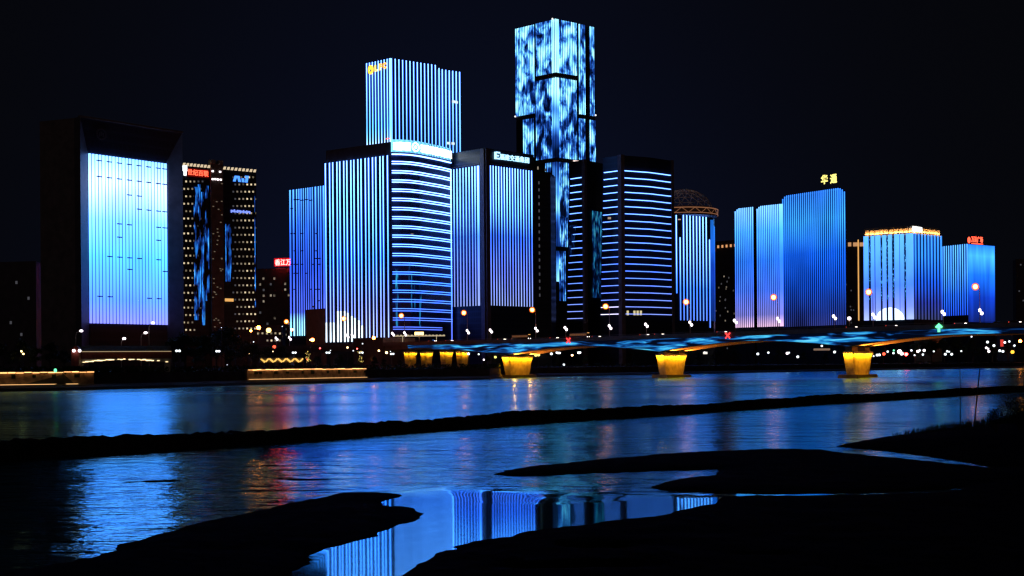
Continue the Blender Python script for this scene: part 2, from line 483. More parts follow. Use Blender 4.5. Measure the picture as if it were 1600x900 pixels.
shore = [(-700, 619), (-150, 614), (0, 612), (100, 610.5), (150, 609.3), (250, 606.5), (380, 602), (500, 599), (600, 596.5), (700, 594.5), (765, 593.2),
         (784, 590.5), (840, 588.6), (1000, 586), (1200, 582), (1400, 578), (1500, 576.3), (1600, 575), (1800, 573), (2300, 569)]
spt = [ground(px, py) for px, py in shore]
def shore_Y(px):
    xs = [s[0] for s in shore]; return float(np.interp(px, xs, [p.y for p in spt]))
prof = [(0, -.6), (3, .9), (10, 1.65), (17, 1.75), (18.5, 5.3), (60, 5.6), (500, 5.6), (9000, 5.6)]
mb = MB(); n_ = len(spt); vs = []
for k, (dd, z) in enumerate(prof):
    for p in spt:
        s_ = 1 + dd / p.y
        vs.append((p.x * s_, p.y * s_, z))
fs = [(k * n_ + i, k * n_ + i + 1, (k + 1) * n_ + i + 1, (k + 1) * n_ + i) for k in range(len(prof) - 1) for i in range(n_ - 1)]
structure(mb.add(vs, fs).obj('ground', 'earth'))

# mudflats in the foreground, laid out on the ground plan
polys = {
 'mudflat': [[(60, 889), (120, 876), (170, 863), (196, 848), (265, 833), (297, 822), (400, 798), (470, 783), (500, 777), (530, 770.5), (600, 769.5), (622, 772),
     (617, 778), (598, 784), (597, 790), (620, 792), (650, 793), (656, 798), (650, 811), (620, 820), (600, 827), (580, 839), (550, 847), (520, 856),
     (505, 861), (481, 869), (489, 875), (480, 883), (455, 896), (430, 915), (380, 1000), (330, 1250), (-300, 1250), (-300, 915)]],
 'mudflat.001': [[(600, 925), (630, 893), (642, 886), (650, 880), (660, 875), (690, 863), (712, 858), (704, 855), (740, 845), (800, 838), (815, 830), (900, 822), (950, 815),
     (1000, 810), (1040, 804), (1060, 796), (1110, 788.5), (1122, 775), (1200, 774.6), (1300, 773.4), (1360, 772.4), (1430, 770.5), (1480, 767), (1560, 752), (2100, 740), (2100, 1250), (560, 1250)],
    [(772, 742), (790, 735), (830, 729), (900, 722), (960, 716), (1040, 709), (1120, 705), (1200, 702), (1240, 701), (1290, 704), (1340, 710), (1400, 715.5),
     (1470, 723), (1545, 731), (1700, 735), (2100, 740), (1560, 754), (1480, 766), (1430, 768.3), (1360, 770.2), (1300, 771.2), (1200, 772), (1125, 771.5), (1080, 769), (1030, 766),
     (1015, 762), (1035, 754), (1060, 748), (1120, 742.5), (1119, 733.5), (1060, 735), (900, 741), (850, 744), (800, 745)],
    [(1300, 697.5), (1330, 692), (1400, 680), (1470, 671), (1500, 669), (1560, 664), (1640, 648), (1760, 636), (2100, 632), (2100, 760), (1700, 745), (1600, 737), (1542, 728.5), (1480, 717.5), (1400, 707), (1340, 700.5)],
    [(188, 752.5), (230, 751), (283, 750.4), (292, 752), (240, 753.6), (196, 754)]],
}
def sdf(px_, py_, poly):
    n = len(poly); d = np.full(px_.shape, 1e9); inside = np.zeros(px_.shape, bool)
    for i in range(n):
        ax, ay = poly[i]; bx, by = poly[(i + 1) % n]
        ex, ey = bx - ax, by - ay
        t = np.clip(((px_ - ax) * ex + (py_ - ay) * ey) / (ex * ex + ey * ey), 0, 1)
        d = np.minimum(d, np.hypot(px_ - ax - t * ex, py_ - ay - t * ey))
        c = ((ay > py_) != (by > py_)) & (px_ < ex * (py_ - ay) / (ey if abs(ey) > 1e-9 else 1e-9) + ax)
        inside ^= c
    return np.where(inside, d, -d)
def vnoise(x, y, f, seed):
    r = np.random.RandomState(seed).rand(256)
    x = x * f; y = y * f; xi = np.floor(x).astype(int); yi = np.floor(y).astype(int); fx = x - xi; fy = y - yi
    fx = fx * fx * (3 - 2 * fx); fy = fy * fy * (3 - 2 * fy)
    g = lambda a, b_: r[(a * 57 + b_ * 131) % 256]
    return (g(xi, yi) * (1 - fx) + g(xi + 1, yi) * fx) * (1 - fy) + (g(xi, yi + 1) * (1 - fx) + g(xi + 1, yi + 1) * fx) * fy - .5
rows = np.concatenate([np.arange(626, 780, 1.5), np.arange(780, 920, 2.5), np.arange(920, 1260, 12)])
cols = np.arange(-300, 2100, 4.0)
PX, PY = np.meshgrid(cols, rows)
dx, dy = PX - 800, HZ - PY
U, Vv = (dx + ROLL * dy) / F, (dy - ROLL * dx) / F
YY = -CAMH / Vv; XX = U * YY
for name, plist in polys.items():
    H = np.full(XX.shape, -9.0)
    for k, poly in enumerate(plist):
        pw = [tuple(ground(a, b_)[:2]) for a, b_ in poly]
        s = sdf(XX, YY, pw) + vnoise(XX, YY, 1.1, 3) * .4 + vnoise(XX, YY, 2.7, 9) * .22 + vnoise(XX, YY, .35, 4) * .5 * (len(poly) > 8) * (YY < 70)
        top, ln = (.16, 1.5) if k < 2 else ((1.3, 9.0) if k == 2 else (.06, .5))
        h = np.where(s > 0, top * (1 - np.exp(-np.maximum(s, 0) / ln)) + np.minimum(np.maximum(s, 0) * .1, .03), s * .25)
        if k == 2: h += np.clip((XX - 52) / 30, 0, 1) ** 1.5 * 1.4 * (s > 0)
        H = np.maximum(H, h)
    H = np.where(H > 0, H + (vnoise(XX, YY, 2.1, 5) * .05 + vnoise(XX, YY, .6, 6) * .08) * np.clip(H * 8, 0, 1), H)
    if name.endswith('001'):
        for a_, b_, wx, wy in ((932, 857, 1.3, .5), (900, 889, 2.0, .45), (1180, 872, 1.0, .25)):      # shallow puddles left on the flat
            g_ = ground(a_, b_); H -= .34 * np.exp(-((XX - g_.x) / wx) ** 2 - ((YY - g_.y) / wy) ** 2) * (1 + vnoise(XX, YY, 1.7, 8))
    keep = H > -.4
    f = keep[:-1, :-1] | keep[1:, :-1] | keep[:-1, 1:] | keep[1:, 1:]
    f &= (H[:-1, :-1] > -2) & (H[1:, 1:] > -2)
    nc = len(cols); ids = np.arange(XX.size).reshape(XX.shape)
    a = ids[:-1, :-1][f]; b_ = ids[:-1, 1:][f]; c = ids[1:, 1:][f]; d = ids[1:, :-1][f]
    used = np.unique(np.concatenate([a, b_, c, d])); rm = np.full(XX.size, -1); rm[used] = np.arange(len(used))
    co_ = np.stack([XX.ravel()[used], YY.ravel()[used], np.maximum(H.ravel()[used], -.6)], 1)
    m_ = MB(); m_.v = [tuple(x) for x in co_.tolist()]; m_.f = [tuple(x) for x in np.stack([rm[d], rm[c], rm[b_], rm[a]], 1).tolist()]
    structure(m_.obj('mudflat', 'mud', smooth=True))

# low breakwater across the shallows
cl = [(-500, 758), (-150, 733), (110, 712), (287, 702), (415, 694), (575, 682), (800, 665), (1000, 652), (1150, 641), (1300, 631), (1500, 618.5), (1600, 612), (1850, 600), (2100, 592)]
cw = [ground(a, b_) for a, b_ in cl]
path = []
for i in range(len(cw) - 1):
    m = max(3, int((cw[i + 1] - cw[i]).length / .6))
    for k in range(m): path.append(cw[i].lerp(cw[i + 1], k / m))
mb = MB(); rings = []
prof = [(-.6, -.5), (.1, .05), (.9, .75), (1.7, 1.0), (2.4, 1.2), (3.4, 1.15), (4.4, .6), (5.4, -.3)]
rr = random.Random(3); lumps = [rr.uniform(-1, 1) for _ in range(len(path) + 2)]; wob = 0
for i, p in enumerate(path):
    d = (path[min(i + 1, len(path) - 1)] - path[max(i - 1, 0)]).normalized(); nrm = Vector((-d.y, d.x, 0))
    if nrm.y < 0: nrm = -nrm
    s_ = 1 + .1 * math.sin(i * .05) + .06 * math.sin(i * .13 + 1); wob = .8 * wob + .2 * rr.uniform(-1, 1)
    rings.append([p + nrm * (o_ + rr.uniform(-.2, .2) + wob * .7) + Vector((0, 0, z * s_ + (rr.uniform(-.14, .16) + wob * .12) * (z > .3))) for o_, z in prof])
vs = [v for r in rings for v in r]; k = len(prof)
fs = [(i * k + j, (i + 1) * k + j, (i + 1) * k + j + 1, i * k + j + 1) for i in range(len(rings) - 1) for j in range(k - 1)]
structure(mb.add(vs, fs).obj('sandbar', 'rock'))

# ================================================================== left: frame tower with the big screen
CY = (.42, 1.35, 4.2); CYW = (1.1, 2.0, 4.2); BL = (.06, .35, 2.3); VI = (.30, .22, 1.25); VI2 = (.42, .30, .95); DB = (.01, .05, .55)
L_, C_, R_ = same_top((125, 182), 550, [(62, 190), (125, 182), (285, 207)])
Ht = zat(C_, 125, 182)
e = (R_ - C_).normalized(); inn = -outward(C_, R_); W = (R_ - C_).length; cch, rec = 6.28, 4.43
I0 = C_ + e * cch + inn * rec; I1 = R_ - e * cch + inn * rec
zs1 = zat(I0, 137, 240); zs0 = zat(I0, 138, 505)
B0, B1 = C_ + inn * 34, R_ + inn * 34
B0 = L_; B1 = L_ + R_ - C_
root = empty('frame_tower', (C_.x, C_.y, GL), 'brown stone frame tower around a huge white and blue light screen, far left', 'tower')
# body behind the recess, with the stone frame in front of it
q0, q1 = C_ + inn * (rec + .4), R_ + inn * (rec + .4)
MB().prism([q0, q1, B1, B0], GL - .4, Ht).obj('wall', 'stone', root)
mb = MB()
a0, a1 = GL - .4, Ht - .01
def quad(mb, a, b_, c, d): mb.add([a, b_, c, d], [(0, 1, 2, 3)])
for (o0, i0, side) in ((C_, I0, 0), (R_, I1, 1)):
    back_o = o0 + inn * (rec + .39)
    mb.add([V3(o0, a0), V3(i0, a0), V3(back_o, a0), V3(o0, a1), V3(i0, zs1), V3(back_o, a1)], [(0, 1, 4, 3), (1, 2, 5, 4), (2, 0, 3, 5)])
mb.obj('frame', 'darkstone', root)
mb = MB(); mb.add([V3(C_, a1), V3(R_, a1), V3(I1, zs1), V3(I0, zs1), V3(C_ + inn * (rec + .39), a1), V3(R_ + inn * (rec + .39), a1)], [(0, 1, 2, 3), (0, 1, 5, 4), (3, 2, 5, 4)])
mb.obj('soffit', 'glass_navy', root)
MB().prism([C_ - e * .2 - inn * .3, R_ + e * .2 - inn * .3, R_ + e * .2 + inn * 1.2, C_ - e * .2 + inn * 1.2], Ht - .35, Ht + .5).obj('parapet', 'stone', root)
panel(root, I0, I1, GL, zs1, M['glass_navy'], 'screen_backing', .3)
m_b = led('screen light', zs0, zs1, [(0, (.40, .26, 1.3)), (.14, (.18, .30, 1.5)), (.4, (.16, .54, 1.8)), (.62, (.30, .88, 2.0)), (.85, (.90, 1.35, 2.3)), (1, (.42, 1.0, 2.1))], 1.45, .22, (.03, .03, .02))
ts = span(24, .012, .988)
strips(root, I0, I1, ts, zs0, zs1, (I1 - I0).length / 24 * .55, m_b, d=1.0)
# dark joint pieces bridging neighbouring tubes
mbj = MB().box((0, -.75, 0), ((I1 - I0).length / 24 * 1.5, .9, .45)).mesh('joint', 'metal')
rj = random.Random(5)
for k in (2, 5, 8, 11, 14, 17, 20, 22):
    for zf in (.965, .87, .78, .70, .60, .52, .40, .33, .16):
        if zf in (.965, .87) or rj.random() < .35:
            p = I0.lerp(I1, (ts[k] + ts[min(k + 1, 23)]) / 2); inst('joint', mbj, root, (p.x, p.y, zs0 + (zs1 - zs0) * zf), ang(I0, I1))
# the dim round emblem on the soffit (dark, unlit relief)
pc = C_.lerp(R_, .22) + inn * 1.6; zc = Ht - 6
mb = MB(); rz = ang(C_, R_)
for k in range(16):
    a = 2 * math.pi * k / 16; q = pc + e * 2.2 * math.cos(a); mb.box((q.x, q.y - .6, zc + 2.2 * math.sin(a)), (.75, .4, .6), rz)
for x_ in (-.9, 0, .9):
    q = pc + e * x_; mb.box((q.x, q.y - .6, zc - .2 + .5 * (x_ == 0)), (.45, .4, 1.8), rz)
mb.obj('emblem', 'darkstone', root)

# far-left dark block
A, B = same_top((2, 409), 640, [(-60, 411), (56, 408)])
root = building('apartment_block', 'almost black apartment block at the far left edge behind the trees', 'apartment block', [A, B, B + Vector((-4, 25)), A + Vector((-4, 25))], zat(B, 56, 408), 'darkstone')
windows(root, A, B, [(t, z, 'win_low') for t, z in ((.66, 30), (.8, 24), (.9, 42), (.74, 50))], 1.1, 1.5)

# ------------------------------------------------------------------ dotted twin-wing tower
A, B = same_top((285, 251), 700, [(285, 251), (400, 262)])
Ht = zat(A, 285, 255)
nb = -outward(A, B) * 26
S0, S1 = hit(A, B, 328, 300), hit(A, B, 347, 300)
out = outward(A, B)
root = building('office_tower', 'dark twin-wing tower dotted with small square lights under a red sign', 'office tower', [A, B, B + nb, A + nb], Ht, 'glass_navy')
MB().prism([S0 + out * 1.5, S1 + out * 1.5, S1 - out * 6, S0 - out * 6], GL, Ht + 1.2).obj('lift_shaft', 'stone', root)
for dx_, zt in ((.0, Ht + 3), (.62, Ht + 3)):
    q = S0.lerp(S1, dx_ + .18); MB().box((q.x, q.y, Ht + 2.2), (2.6, 4, 2.2), ang(A, B)).obj('rooftop_unit', 'concrete', root)
cells = []
rw = random.Random(11)
for r in range(21):
    y = 283.5 + r * 11.6
    for c in range(5):
        px = (287.6 if r % 2 else 290.8) + c * 6.4
        mt = ['win_warm', 'win_warm', 'win_mid', 'win_low', 'win_low'][c]
        if y < 500 or c < 3: p = hit(A, B, px, y); cells.append((((p - A).length) / (B - A).length, zat(p, px, y), mt))
for r in range(22):
    y = 277 + r * 11.25
    for c in range(6):
        px = (398.6 if r % 2 else 395.5) - c * 6.2
        mt = ['win_warm', 'win_warm', 'win_warm', 'win_mid', 'win_mid', 'win_low'][c]
        if px < 366 and y > 460: continue
        p = hit(A, B, px, y); cells.append((((p - A).length) / (B - A).length, zat(p, px, y), mt))
windows(root, A, B, cells, .92, .95)
for (x0, x1, m_, yb) in ((286, 327, 8, 0), (349, 399, 9, 0)):
    p0, p1 = hit(A, B, x0, 256), hit(A, B, x1, 256)
    me = MB(); me.add([(-.9, -.5, 0), (.5, -.5, 0), (.5, .1, 0), (-.9, .1, 0), (-.3, -.5, 1.5), (.9, -.5, 1.6), (.9, .1, 1.6), (-.3, .1, 1.5)],
        [(3, 2, 1, 0), (4, 5, 6, 7), (0, 1, 5, 4), (1, 2, 6, 5), (2, 3, 7, 6), (3, 0, 4, 7)])
    me = me.mesh('rim_light', emit('rim light', (1.0, .78, .5), .75))
    for t in span(m_, .03, .97):
        q = p0.lerp(p1, t); inst('rim_light', me, root, (q.x, q.y, Ht - 1.3), ang(A, B))
p = hit(A, B, 292.5, 268); p1 = hit(A, B, 326, 268)
panel(root, p, p1, zat(p, 292, 275.5), zat(p, 292, 262.5), M['red_dim'], 'sign_backing_or_halo', .3, .15)
lettering(root, '世纪百联', p, p1, zat(p, 292, 273.7), zat(p, 292, 264.3) - zat(p, 292, 273.7), 'red_sign', 'sign_lettering', width=(p1 - p).length * .96, bold=.012, off=.8)
p = hit(A, B, 285.5, 268); p1 = hit(A, B, 291.5, 268)
panel(root, p, p1, zat(p, 288, 267), zat(p, 288, 258.5), M['white_sign'], 'sign_emblem', .5, .2)
panel(root, p.lerp(p1, .25), p.lerp(p1, .8), zat(p, 288, 274), zat(p, 288, 267) , M['white_sign'], 'sign_emblem', .45, .2)
p = hit(A, B, 366.5, 279)
mb = MB(); rz = ang(A, B)
z0, z1 = zat(p, 366, 283.5), zat(p, 366, 274.5)
for k, (x0, sl) in enumerate(((366, 1.1), (371.5, -.9), (378, -.2), (384, .6))):
    q = hit(A, B, x0 + 1.5, 279); ee = (B - A).normalized(); h = (z1 - z0)
    b0 = q - ee * .75 - ee * sl * .6 + out * .3; b1 = b0 + ee * 1.5; t0_ = b0 + ee * sl * 1.0; t1_ = b1 + ee * sl * 1.0
    zt = z1 - (h * .35 if k == 2 else 0)
    mb.add([V3(b0, z0), V3(b1, z0), V3(t1_, zt), V3(t0_, zt), V3(b0 - out * .5, z0), V3(b1 - out * .5, z0), V3(t1_ - out * .5, zt), V3(t0_ - out * .5, zt)],
        [(0, 1, 2, 3), (7, 6, 5, 4), (0, 4, 5, 1), (1, 5, 6, 2), (2, 6, 7, 3), (3, 7, 4, 0)])
q = hit(A, B, 385.3, 275.5); mb.box((q.x + out.x * .4, q.y + out.y * .4, z1), (2.2, .5, .9), rz)
mb.obj('sign', 'blue_sign', root)
p, p1 = hit(A, B, 360, 330), hit(A, B, 391, 330)
mb = MB()
for k in range(13):
    q = p.lerp(p1, (k + .5) / 13) + out * .3; hgt = (1.5, 1.1, 1.6, .9)[k % 4]
    mb.box((q.x, q.y, zat(p, 360, 330) + (k % 3) * .15), (.62, .4, hgt), rz)
mb.obj('sign', emit('violet sign light', (.3, .45, 1.6), .9), root)
# blue glass reflections painted as glowing columns on the wings
m_l = glow_pattern('left wing reflection', (.5, .5, .11), [(.5, (0, 0, 0)), (.58, (.01, .08, .5)), (.70, (.04, .45, 1.5)), (.78, (.2, .8, 1.6))], 1.0, (.8, .6), (10, 105, .09, .0), detail=3)
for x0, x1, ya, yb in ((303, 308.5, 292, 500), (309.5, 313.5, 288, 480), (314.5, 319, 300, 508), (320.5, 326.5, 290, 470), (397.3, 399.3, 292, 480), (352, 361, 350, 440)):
    p, p1 = hit(A, B, x0, 350), hit(A, B, x1, 350); panel(root, p, p1, zat(p, x0, yb), zat(p, x0, ya), m_l, 'led_or_painted_glow', .2, .05)
p, p1 = hit(A, B, 350, 468), hit(A, B, 363, 468)
panel(root, p, p1, zat(p, 350, 471), zat(p, 350, 466.5), M['gold_line'], 'balcony_light', .5, 1.2)
# shaft windows
mb = MB().box((0, 0, 0), (.9, .3, .5)).mesh('window', emit('shaft window', (.8, .6, .42), .16))
for k in range(34):
    q = S0.lerp(S1, rw.uniform(.1, .9)) + out * 1.52; inst('shaft_window', mb, root, (q.x, q.y, rw.uniform(28, 112)), ang(A, B))
me = MB().box((0, 0, 0), (1.0, .4, .8)).mesh('window', 'white_light')
for px_, py_ in ((330.5, 267.5), (342, 268.5), (330.5, 280), (334.5, 280), (338.5, 280.5), (343, 280.8)):
    q = hit(A, B, px_, py_) + out * 1.55; inst('roof_lamp', me, root, (q.x, q.y, zat(q, px_, py_)), ang(A, B))

# ------------------------------------------------------------------ dark block with the cut-off red sign
A, B = same_top((404, 422), 1000, [(400, 422), (478, 420)])
root = building('apartment_block', 'dark apartment block with a cut-off red roof sign, a few lit windows', 'apartment block', [A, B, B + Vector((0, 30)), A + Vector((0, 30))], zat(A, 404, 420), 'darkstone')
cells = []
for r in range(16):
    for c in range(9):
        if rw.random() < .26:
            cells.append((.08 + c * .072, 14 + r * 4.4, rw.choice(['win_mid', 'win_low', 'win_low', 'win_mid'])))
windows(root, A, B, cells, 1.5, 1.7)
p = hit(A, B, 430.5, 410); p1 = hit(A, B, 455, 410)
panel(root, hit(A, B, 428.5, 410), p1, zat(p, 431, 416.5), zat(p, 431, 403.5), emit('red sign halo board', (1.0, .012, .03), .42), 'sign_backing_or_halo', .3, .1)  # added red board imitates the halo around the letters
lettering(root, '香江万', p, p1, zat(p, 431, 415.2), 4.9, 'redwhite_sign', 'sign', width=(p1 - p).length, bold=.02, off=.9)
MB().tube([V3(p, zat(p, 431, 422)), V3(p, zat(p, 431, 414))], .15).tube([V3(p1, zat(p, 431, 422)), V3(p1, zat(p, 431, 414))], .15).obj('sign_post', 'metal', root)

# low lit office in front of it
A, B = same_top((388, 512), 960, [(384, 512), (440, 512)])
root = building('low_office', 'low dark office with two rows of small lit square windows', 'office block', [A, B, B + Vector((0, 18)), A + Vector((0, 18))], zat(A, 388, 508), 'darkstone')
cells = [(t, zat(A, 388, y), 'win_warm' if rw.random() < .7 else 'win_mid') for y, ts_ in ((521, span(8, .1, .95)), (532, span(4, .6, .94))) for t in ts_]
windows(root, A, B, cells, 1.3, 1.4)

# ------------------------------------------------------------------ blue slab beside the bank tower
A, B = same_top((508, 291), 905, [(452, 299), (512, 291)])
Ht = zat(B, 512, 290)
root = building('office_slab', 'narrow violet-blue striped slab with white glow at its foot', 'office block', [A, B, B + Vector((6, 24)), A + Vector((6, 24))], Ht, 'panel_blue')
zb = zat(A, 453, 525)
m_e = led('slab light', zb, Ht, [(0, (1.1, 1.7, 2.6)), (.09, (.9, 1.4, 2.4)), (.16, (.2, .2, 1.2)), (.45, (.08, .16, 1.4)), (.75, (.08, .38, 1.8)), (1, (.22, .85, 2.2))], 1, .2)
pxs = [454.2, 459.3, 464.4, 468, 471.5, 475, 478.6, 482, 485.5, 489, 493.8, 498.5, 502, 506.5]
wid = [3.1, 3.2, 1.8, 1.4, 1.4, 1.4, 1.4, 1.8, 1.2, 1.8, 3.0, 1.7, 1.5, 3.3]
strips(root, A, B, [tfrac(A, B, x, 400) for x in pxs], zb, Ht + .3, [x * .36 for x in wid], m_e)
me = MB().box((0, -.75, 0), (2.4, .8, .7)).mesh('joint', 'metal')
for k in range(34):
    x = rw.choice([457, 462, 466.3, 473.3, 480.2, 487, 491.5, 496, 500.3]); y = rw.choice([312, 313, 326, 365, 392, 404, 413, 427, 452, 470])
    p = hit(A, B, x, y); inst('joint', me, root, (p.x, p.y, zat(p, x, y)), ang(A, B))

# dark annex before it
A, B = same_top((480, 484), 868, [(478, 485), (511, 482.5)])
root = building('annex_block', 'small dark brown windowless block standing before the violet-blue slab', 'annex', [A, B, B + Vector((3, 14)), A + Vector((3, 14))], zat(A, 480, 484), 'stone')
q = A.lerp(B, .3) + Vector((0, 5)); z = zat(A, 480, 484)
MB().tube([(q.x, q.y, z), (q.x, q.y, z + 1.6)], .12).ball((q.x, q.y, z + 2.1), 1.1, 10, 6, .5).obj('roof_dish', 'car_white', root)

# ------------------------------------------------------------------ bank tower: striped podium wing and curved ringed corner
Cn = same_top((611, 242), 820, [(508, 255.5), (610, 242.5)])
A, B = Cn
curve = same_top((612, 241), 820, [(612, 241), (626, 241.2), (640, 242), (655, 244), (670, 247), (688, 250.5), (704, 254.4)])
Hroof = zat(B, 611, 219); Hs = zat(B, 610, 243)
backp = [curve[-1] + Vector((-6, 40)), A + Vector((14, 40))]
root = building('bank_tower', 'wide tower with white stripes at left and paired glowing rings round its curved corner', 'office tower', [A, B] + curve[1:] + backp, Hs, 'glass_blue')
MB().prism([A + Vector((.6, .6)), B + Vector((-.2, .6))] + [c + Vector((-.3, .5)) for c in curve[1:]] + [p - Vector((0, 1)) for p in backp], Hs + .01, Hroof - 1).obj('parapet', 'roofdark', root)
zb = zat(B, 605, 532)
m_f = led('bank stripe light', zb, Hs, [(0, (.85, .68, 1.6)), (.2, (.55, .46, 1.7)), (.45, (.24, .65, 3.4)), (.75, (.5, 1.4, 4.2)), (1, (.75, 1.7, 4.4))], 1.3, .15)
pxs = [509.5, 516, 521, 527.5, 532, 538.2, 543, 549.3, 554, 560.3, 565.2, 571.8, 577, 583.2, 588.2, 594.8, 599.6, 606.5]
ts = [tfrac(A, B, x, 380) for x in pxs]
z0s = [zat(A, 508, 508)] * 3 + [zb] * 15
strips(root, A, B, ts, z0s, Hs + .2, .54, m_f)
hts = [515, 515, 515, 497, 497, 497, 500, 505, 508, 512, 520]
for t, h, wd in zip(ts[:11], hts, [.8, .9, .9, 1.0, 1.0, 1.0, 1.0, .9, .85, .75, .65]):
    p = A.lerp(B, t); ee = (B - A).normalized(); n0 = outward(A, B); zt = zat(p, 540, h - 4); rings = []
    for z, f in ((zb - .3, .8), (zb + 1.2, 1.0), (zb + (zt - zb) * .55, .95), (zb + (zt - zb) * .85, .66), (zt + 3, .5)):
        q = p + n0 * .55; w2 = max(.32, wd * f * .5)
        rings.append([V3(q - ee * w2, z), V3(q + ee * w2, z), V3(p + ee * w2, z), V3(p - ee * w2, z)])
    MB().ring_loft(rings).obj('light_strip', 'flare', root)
m_r = led('ring light', zat(B, 612, 518), Hs, [(0, (.20, .20, 1.3)), (.3, (.16, .45, 2.6)), (.6, (.55, 1.2, 3.2)), (1, (1.0, 1.8, 4.0))], 1.5, .08)
hline(root, curve, zat(B, 612, 241.5), .6, .7, m_r)
for k in range(19):
    y = 252.8 + 14.35 * k
    if y > 520: break
    for dy_ in (0, 3.5):
        hline(root, curve if y < 500 else curve[:-1], zat(B, 612, y + dy_), .44 if y < 400 else .38, .7, m_r)
strips(root, curve[-2], curve[-1], [.99], zat(B, 612, 545), zat(B, 612, 254), .5, m_r)
# bright sign band on the curved corner
mbs = led('sign band tube', 0, 300, [(0, (.6, 1.5, 2.2)), (1, (.6, 1.5, 2.2))], .9, .1)
zsb, zst = zat(B, 612, 237.8), zat(B, 612, 218.5)
band = MB(); rings = []
for i, p in enumerate(curve):
    q = p + Vector((-.1, -.3)); rings.append([V3(q, zsb), V3(q, zst), V3(q + Vector((0, .6)), zst), V3(q + Vector((0, .6)), zsb)])
sb = band.ring_loft(rings).obj('sign_backing_or_halo', 'panel_pale', root)
for k in range(44):
    t = k / 43 * (len(curve) - 1); i = min(int(t), len(curve) - 2); p = curve[i].lerp(curve[i + 1], t - i)
    strips(sb, p + Vector((-.1, -.3)), p + Vector((.9, -.1)), [0], zsb, zst, .42, mbs, 'light_tube', d=.4)
def on_curve(px): 
    for i in range(len(curve) - 1):
        p = hit(curve[i], curve[i + 1], px, 230)
        if (p - curve[i]).dot(curve[i + 1] - curve[i]) <= (curve[i + 1] - curve[i]).length_squared * 1.001: return p, curve[i], curve[i + 1]
    return curve[-1], curve[-2], curve[-1]
zmid = lambda px: zat(B, 612, 229.2)
for k, px in enumerate([616.5, 621, 625.5, 630, 634.5, 638, 657, 661.5, 666, 670.5, 675, 680, 684.5, 689, 693.5, 698, 702]):
    p, a_, b_ = on_curve(px); n_ = outward(a_, b_); rz = ang(a_, b_); q = p + n_ * 1.2
    hh_ = 4.6 + (k % 3) * .3
    z = zmid(px); mb = MB()
    mb.box((q.x, q.y, z + hh_ * .38), (1.85, .4, hh_ * .26), rz); mb.box((q.x, q.y, z - hh_ * .36), (1.85, .4, hh_ * .3), rz)
    mb.box((q.x, q.y, z), (1.2 if k % 2 else .7, .42, hh_ * .7), rz); mb.box((q.x, q.y, z + .1), (1.8, .38, hh_ * .25), rz)
    mb.obj('letter', 'white_sign', sb)
p, a_, b_ = on_curve(647.5); n_ = outward(a_, b_); ee = (b_ - a_).normalized(); mb = MB(); ring = []
for k in range(25):
    a = 2 * math.pi * k / 24; ring.append(V3(p + n_ * 1.3 + ee * 2.6 * math.cos(a), zmid(647) + .2 + 2.6 * math.sin(a)))
mb.tube(ring, .38); q = p + n_ * 1.3; mb.box((q.x, q.y, zmid(647) + .2), (1.0, .4, 1.9), ang(a_, b_)); mb.box((q.x, q.y, zmid(647) + .2), (1.9, .38, .8), ang(a_, b_))
mb.obj('emblem', 'white_sign', sb)
# cyan reflections in the curved glass, painted as glowing streaks
m_s = glow_pattern('streak reflection', (.7, .7, .09), [(.45, (0, 0, .01)), (.55, (.005, .06, .25)), (.68, (.03, .5, .9)), (.8, (.1, .8, 1.2))], .8, None, None, detail=3, dist=.6)
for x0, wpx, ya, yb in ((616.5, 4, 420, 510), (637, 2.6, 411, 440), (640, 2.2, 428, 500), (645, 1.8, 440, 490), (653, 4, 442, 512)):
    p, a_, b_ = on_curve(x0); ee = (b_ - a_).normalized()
    panel(root, p + outward(a_, b_) * .2, p + outward(a_, b_) * .2 + ee * wpx * .42, zat(p, x0, yb), zat(p, x0, ya), m_s, 'led_or_painted_glow', .12)
p, a_, b_ = on_curve(643); me = MB().box((0, 0, 0), (2.0, .4, .8)).mesh('window', 'win_mid')
inst('window', me, root, (p.x, p.y - .3, zat(p, 643, 366)), ang(a_, b_))

# ------------------------------------------------------------------ tower with the orange sign
A, B, C1 = same_top((610, 92.5), 850, [(573, 100.5), (610, 92.5), (680, 103)])
C2 = hit(B, C1, 719, 112)
Ht = zat(B, 610, 92.5)
N0 = hit(B, C1, 681, 110); N1 = hit(B, C1, 685.5, 110)
H2 = zat(C2, 718, 113.5)
root = empty('striped_tower', (B.x, B.y, GL), 'tall white-striped tower with an orange and gold sign near its top left', 'skyscraper')
bk = A - B
MB().prism([A, B, N0, N0 + bk], GL, Ht).obj('wall', 'glass_blue', root)
MB().prism([N0 + Vector((.01, .8)), C2 + Vector((0, .3)), C2 + bk, N0 + bk + Vector((.05, 0))], GL, H2).obj('wall', 'glass_blue', root)
zg = zat(B, 610, 222)
m_g = led('tower stripe light', zg, Ht, [(0, (1.6, 1.6, 3.2)), (.08, (.9, 1.4, 3.8)), (.2, (.5, 1.2, 3.8)), (.5, (.55, 1.4, 4.0)), (1, (.75, 1.7, 4.4))], .95, .12)
m_g2 = led('tower side stripe light', zg, Ht, [(0, (.45, .9, 3.6)), (.5, (.55, 1.4, 4.0)), (1, (.75, 1.7, 4.4))], .95, .12)
strips(root, A, B, span(8, .0, .87) + [.985], zg - 1.5, Ht + .6, [.5] * 8 + [1.1], m_g)
strips(root, B, N0, span(13, .02, .985), zat(C1, 680, 226), Ht + .6, .52, m_g2)
strips(root, N1, C2, [.01] + span(6, .16, .97), zat(C2, 716, 241), [zat(N1, 687, 106.5)] + [H2 + .4] * 6, .52, m_g2)
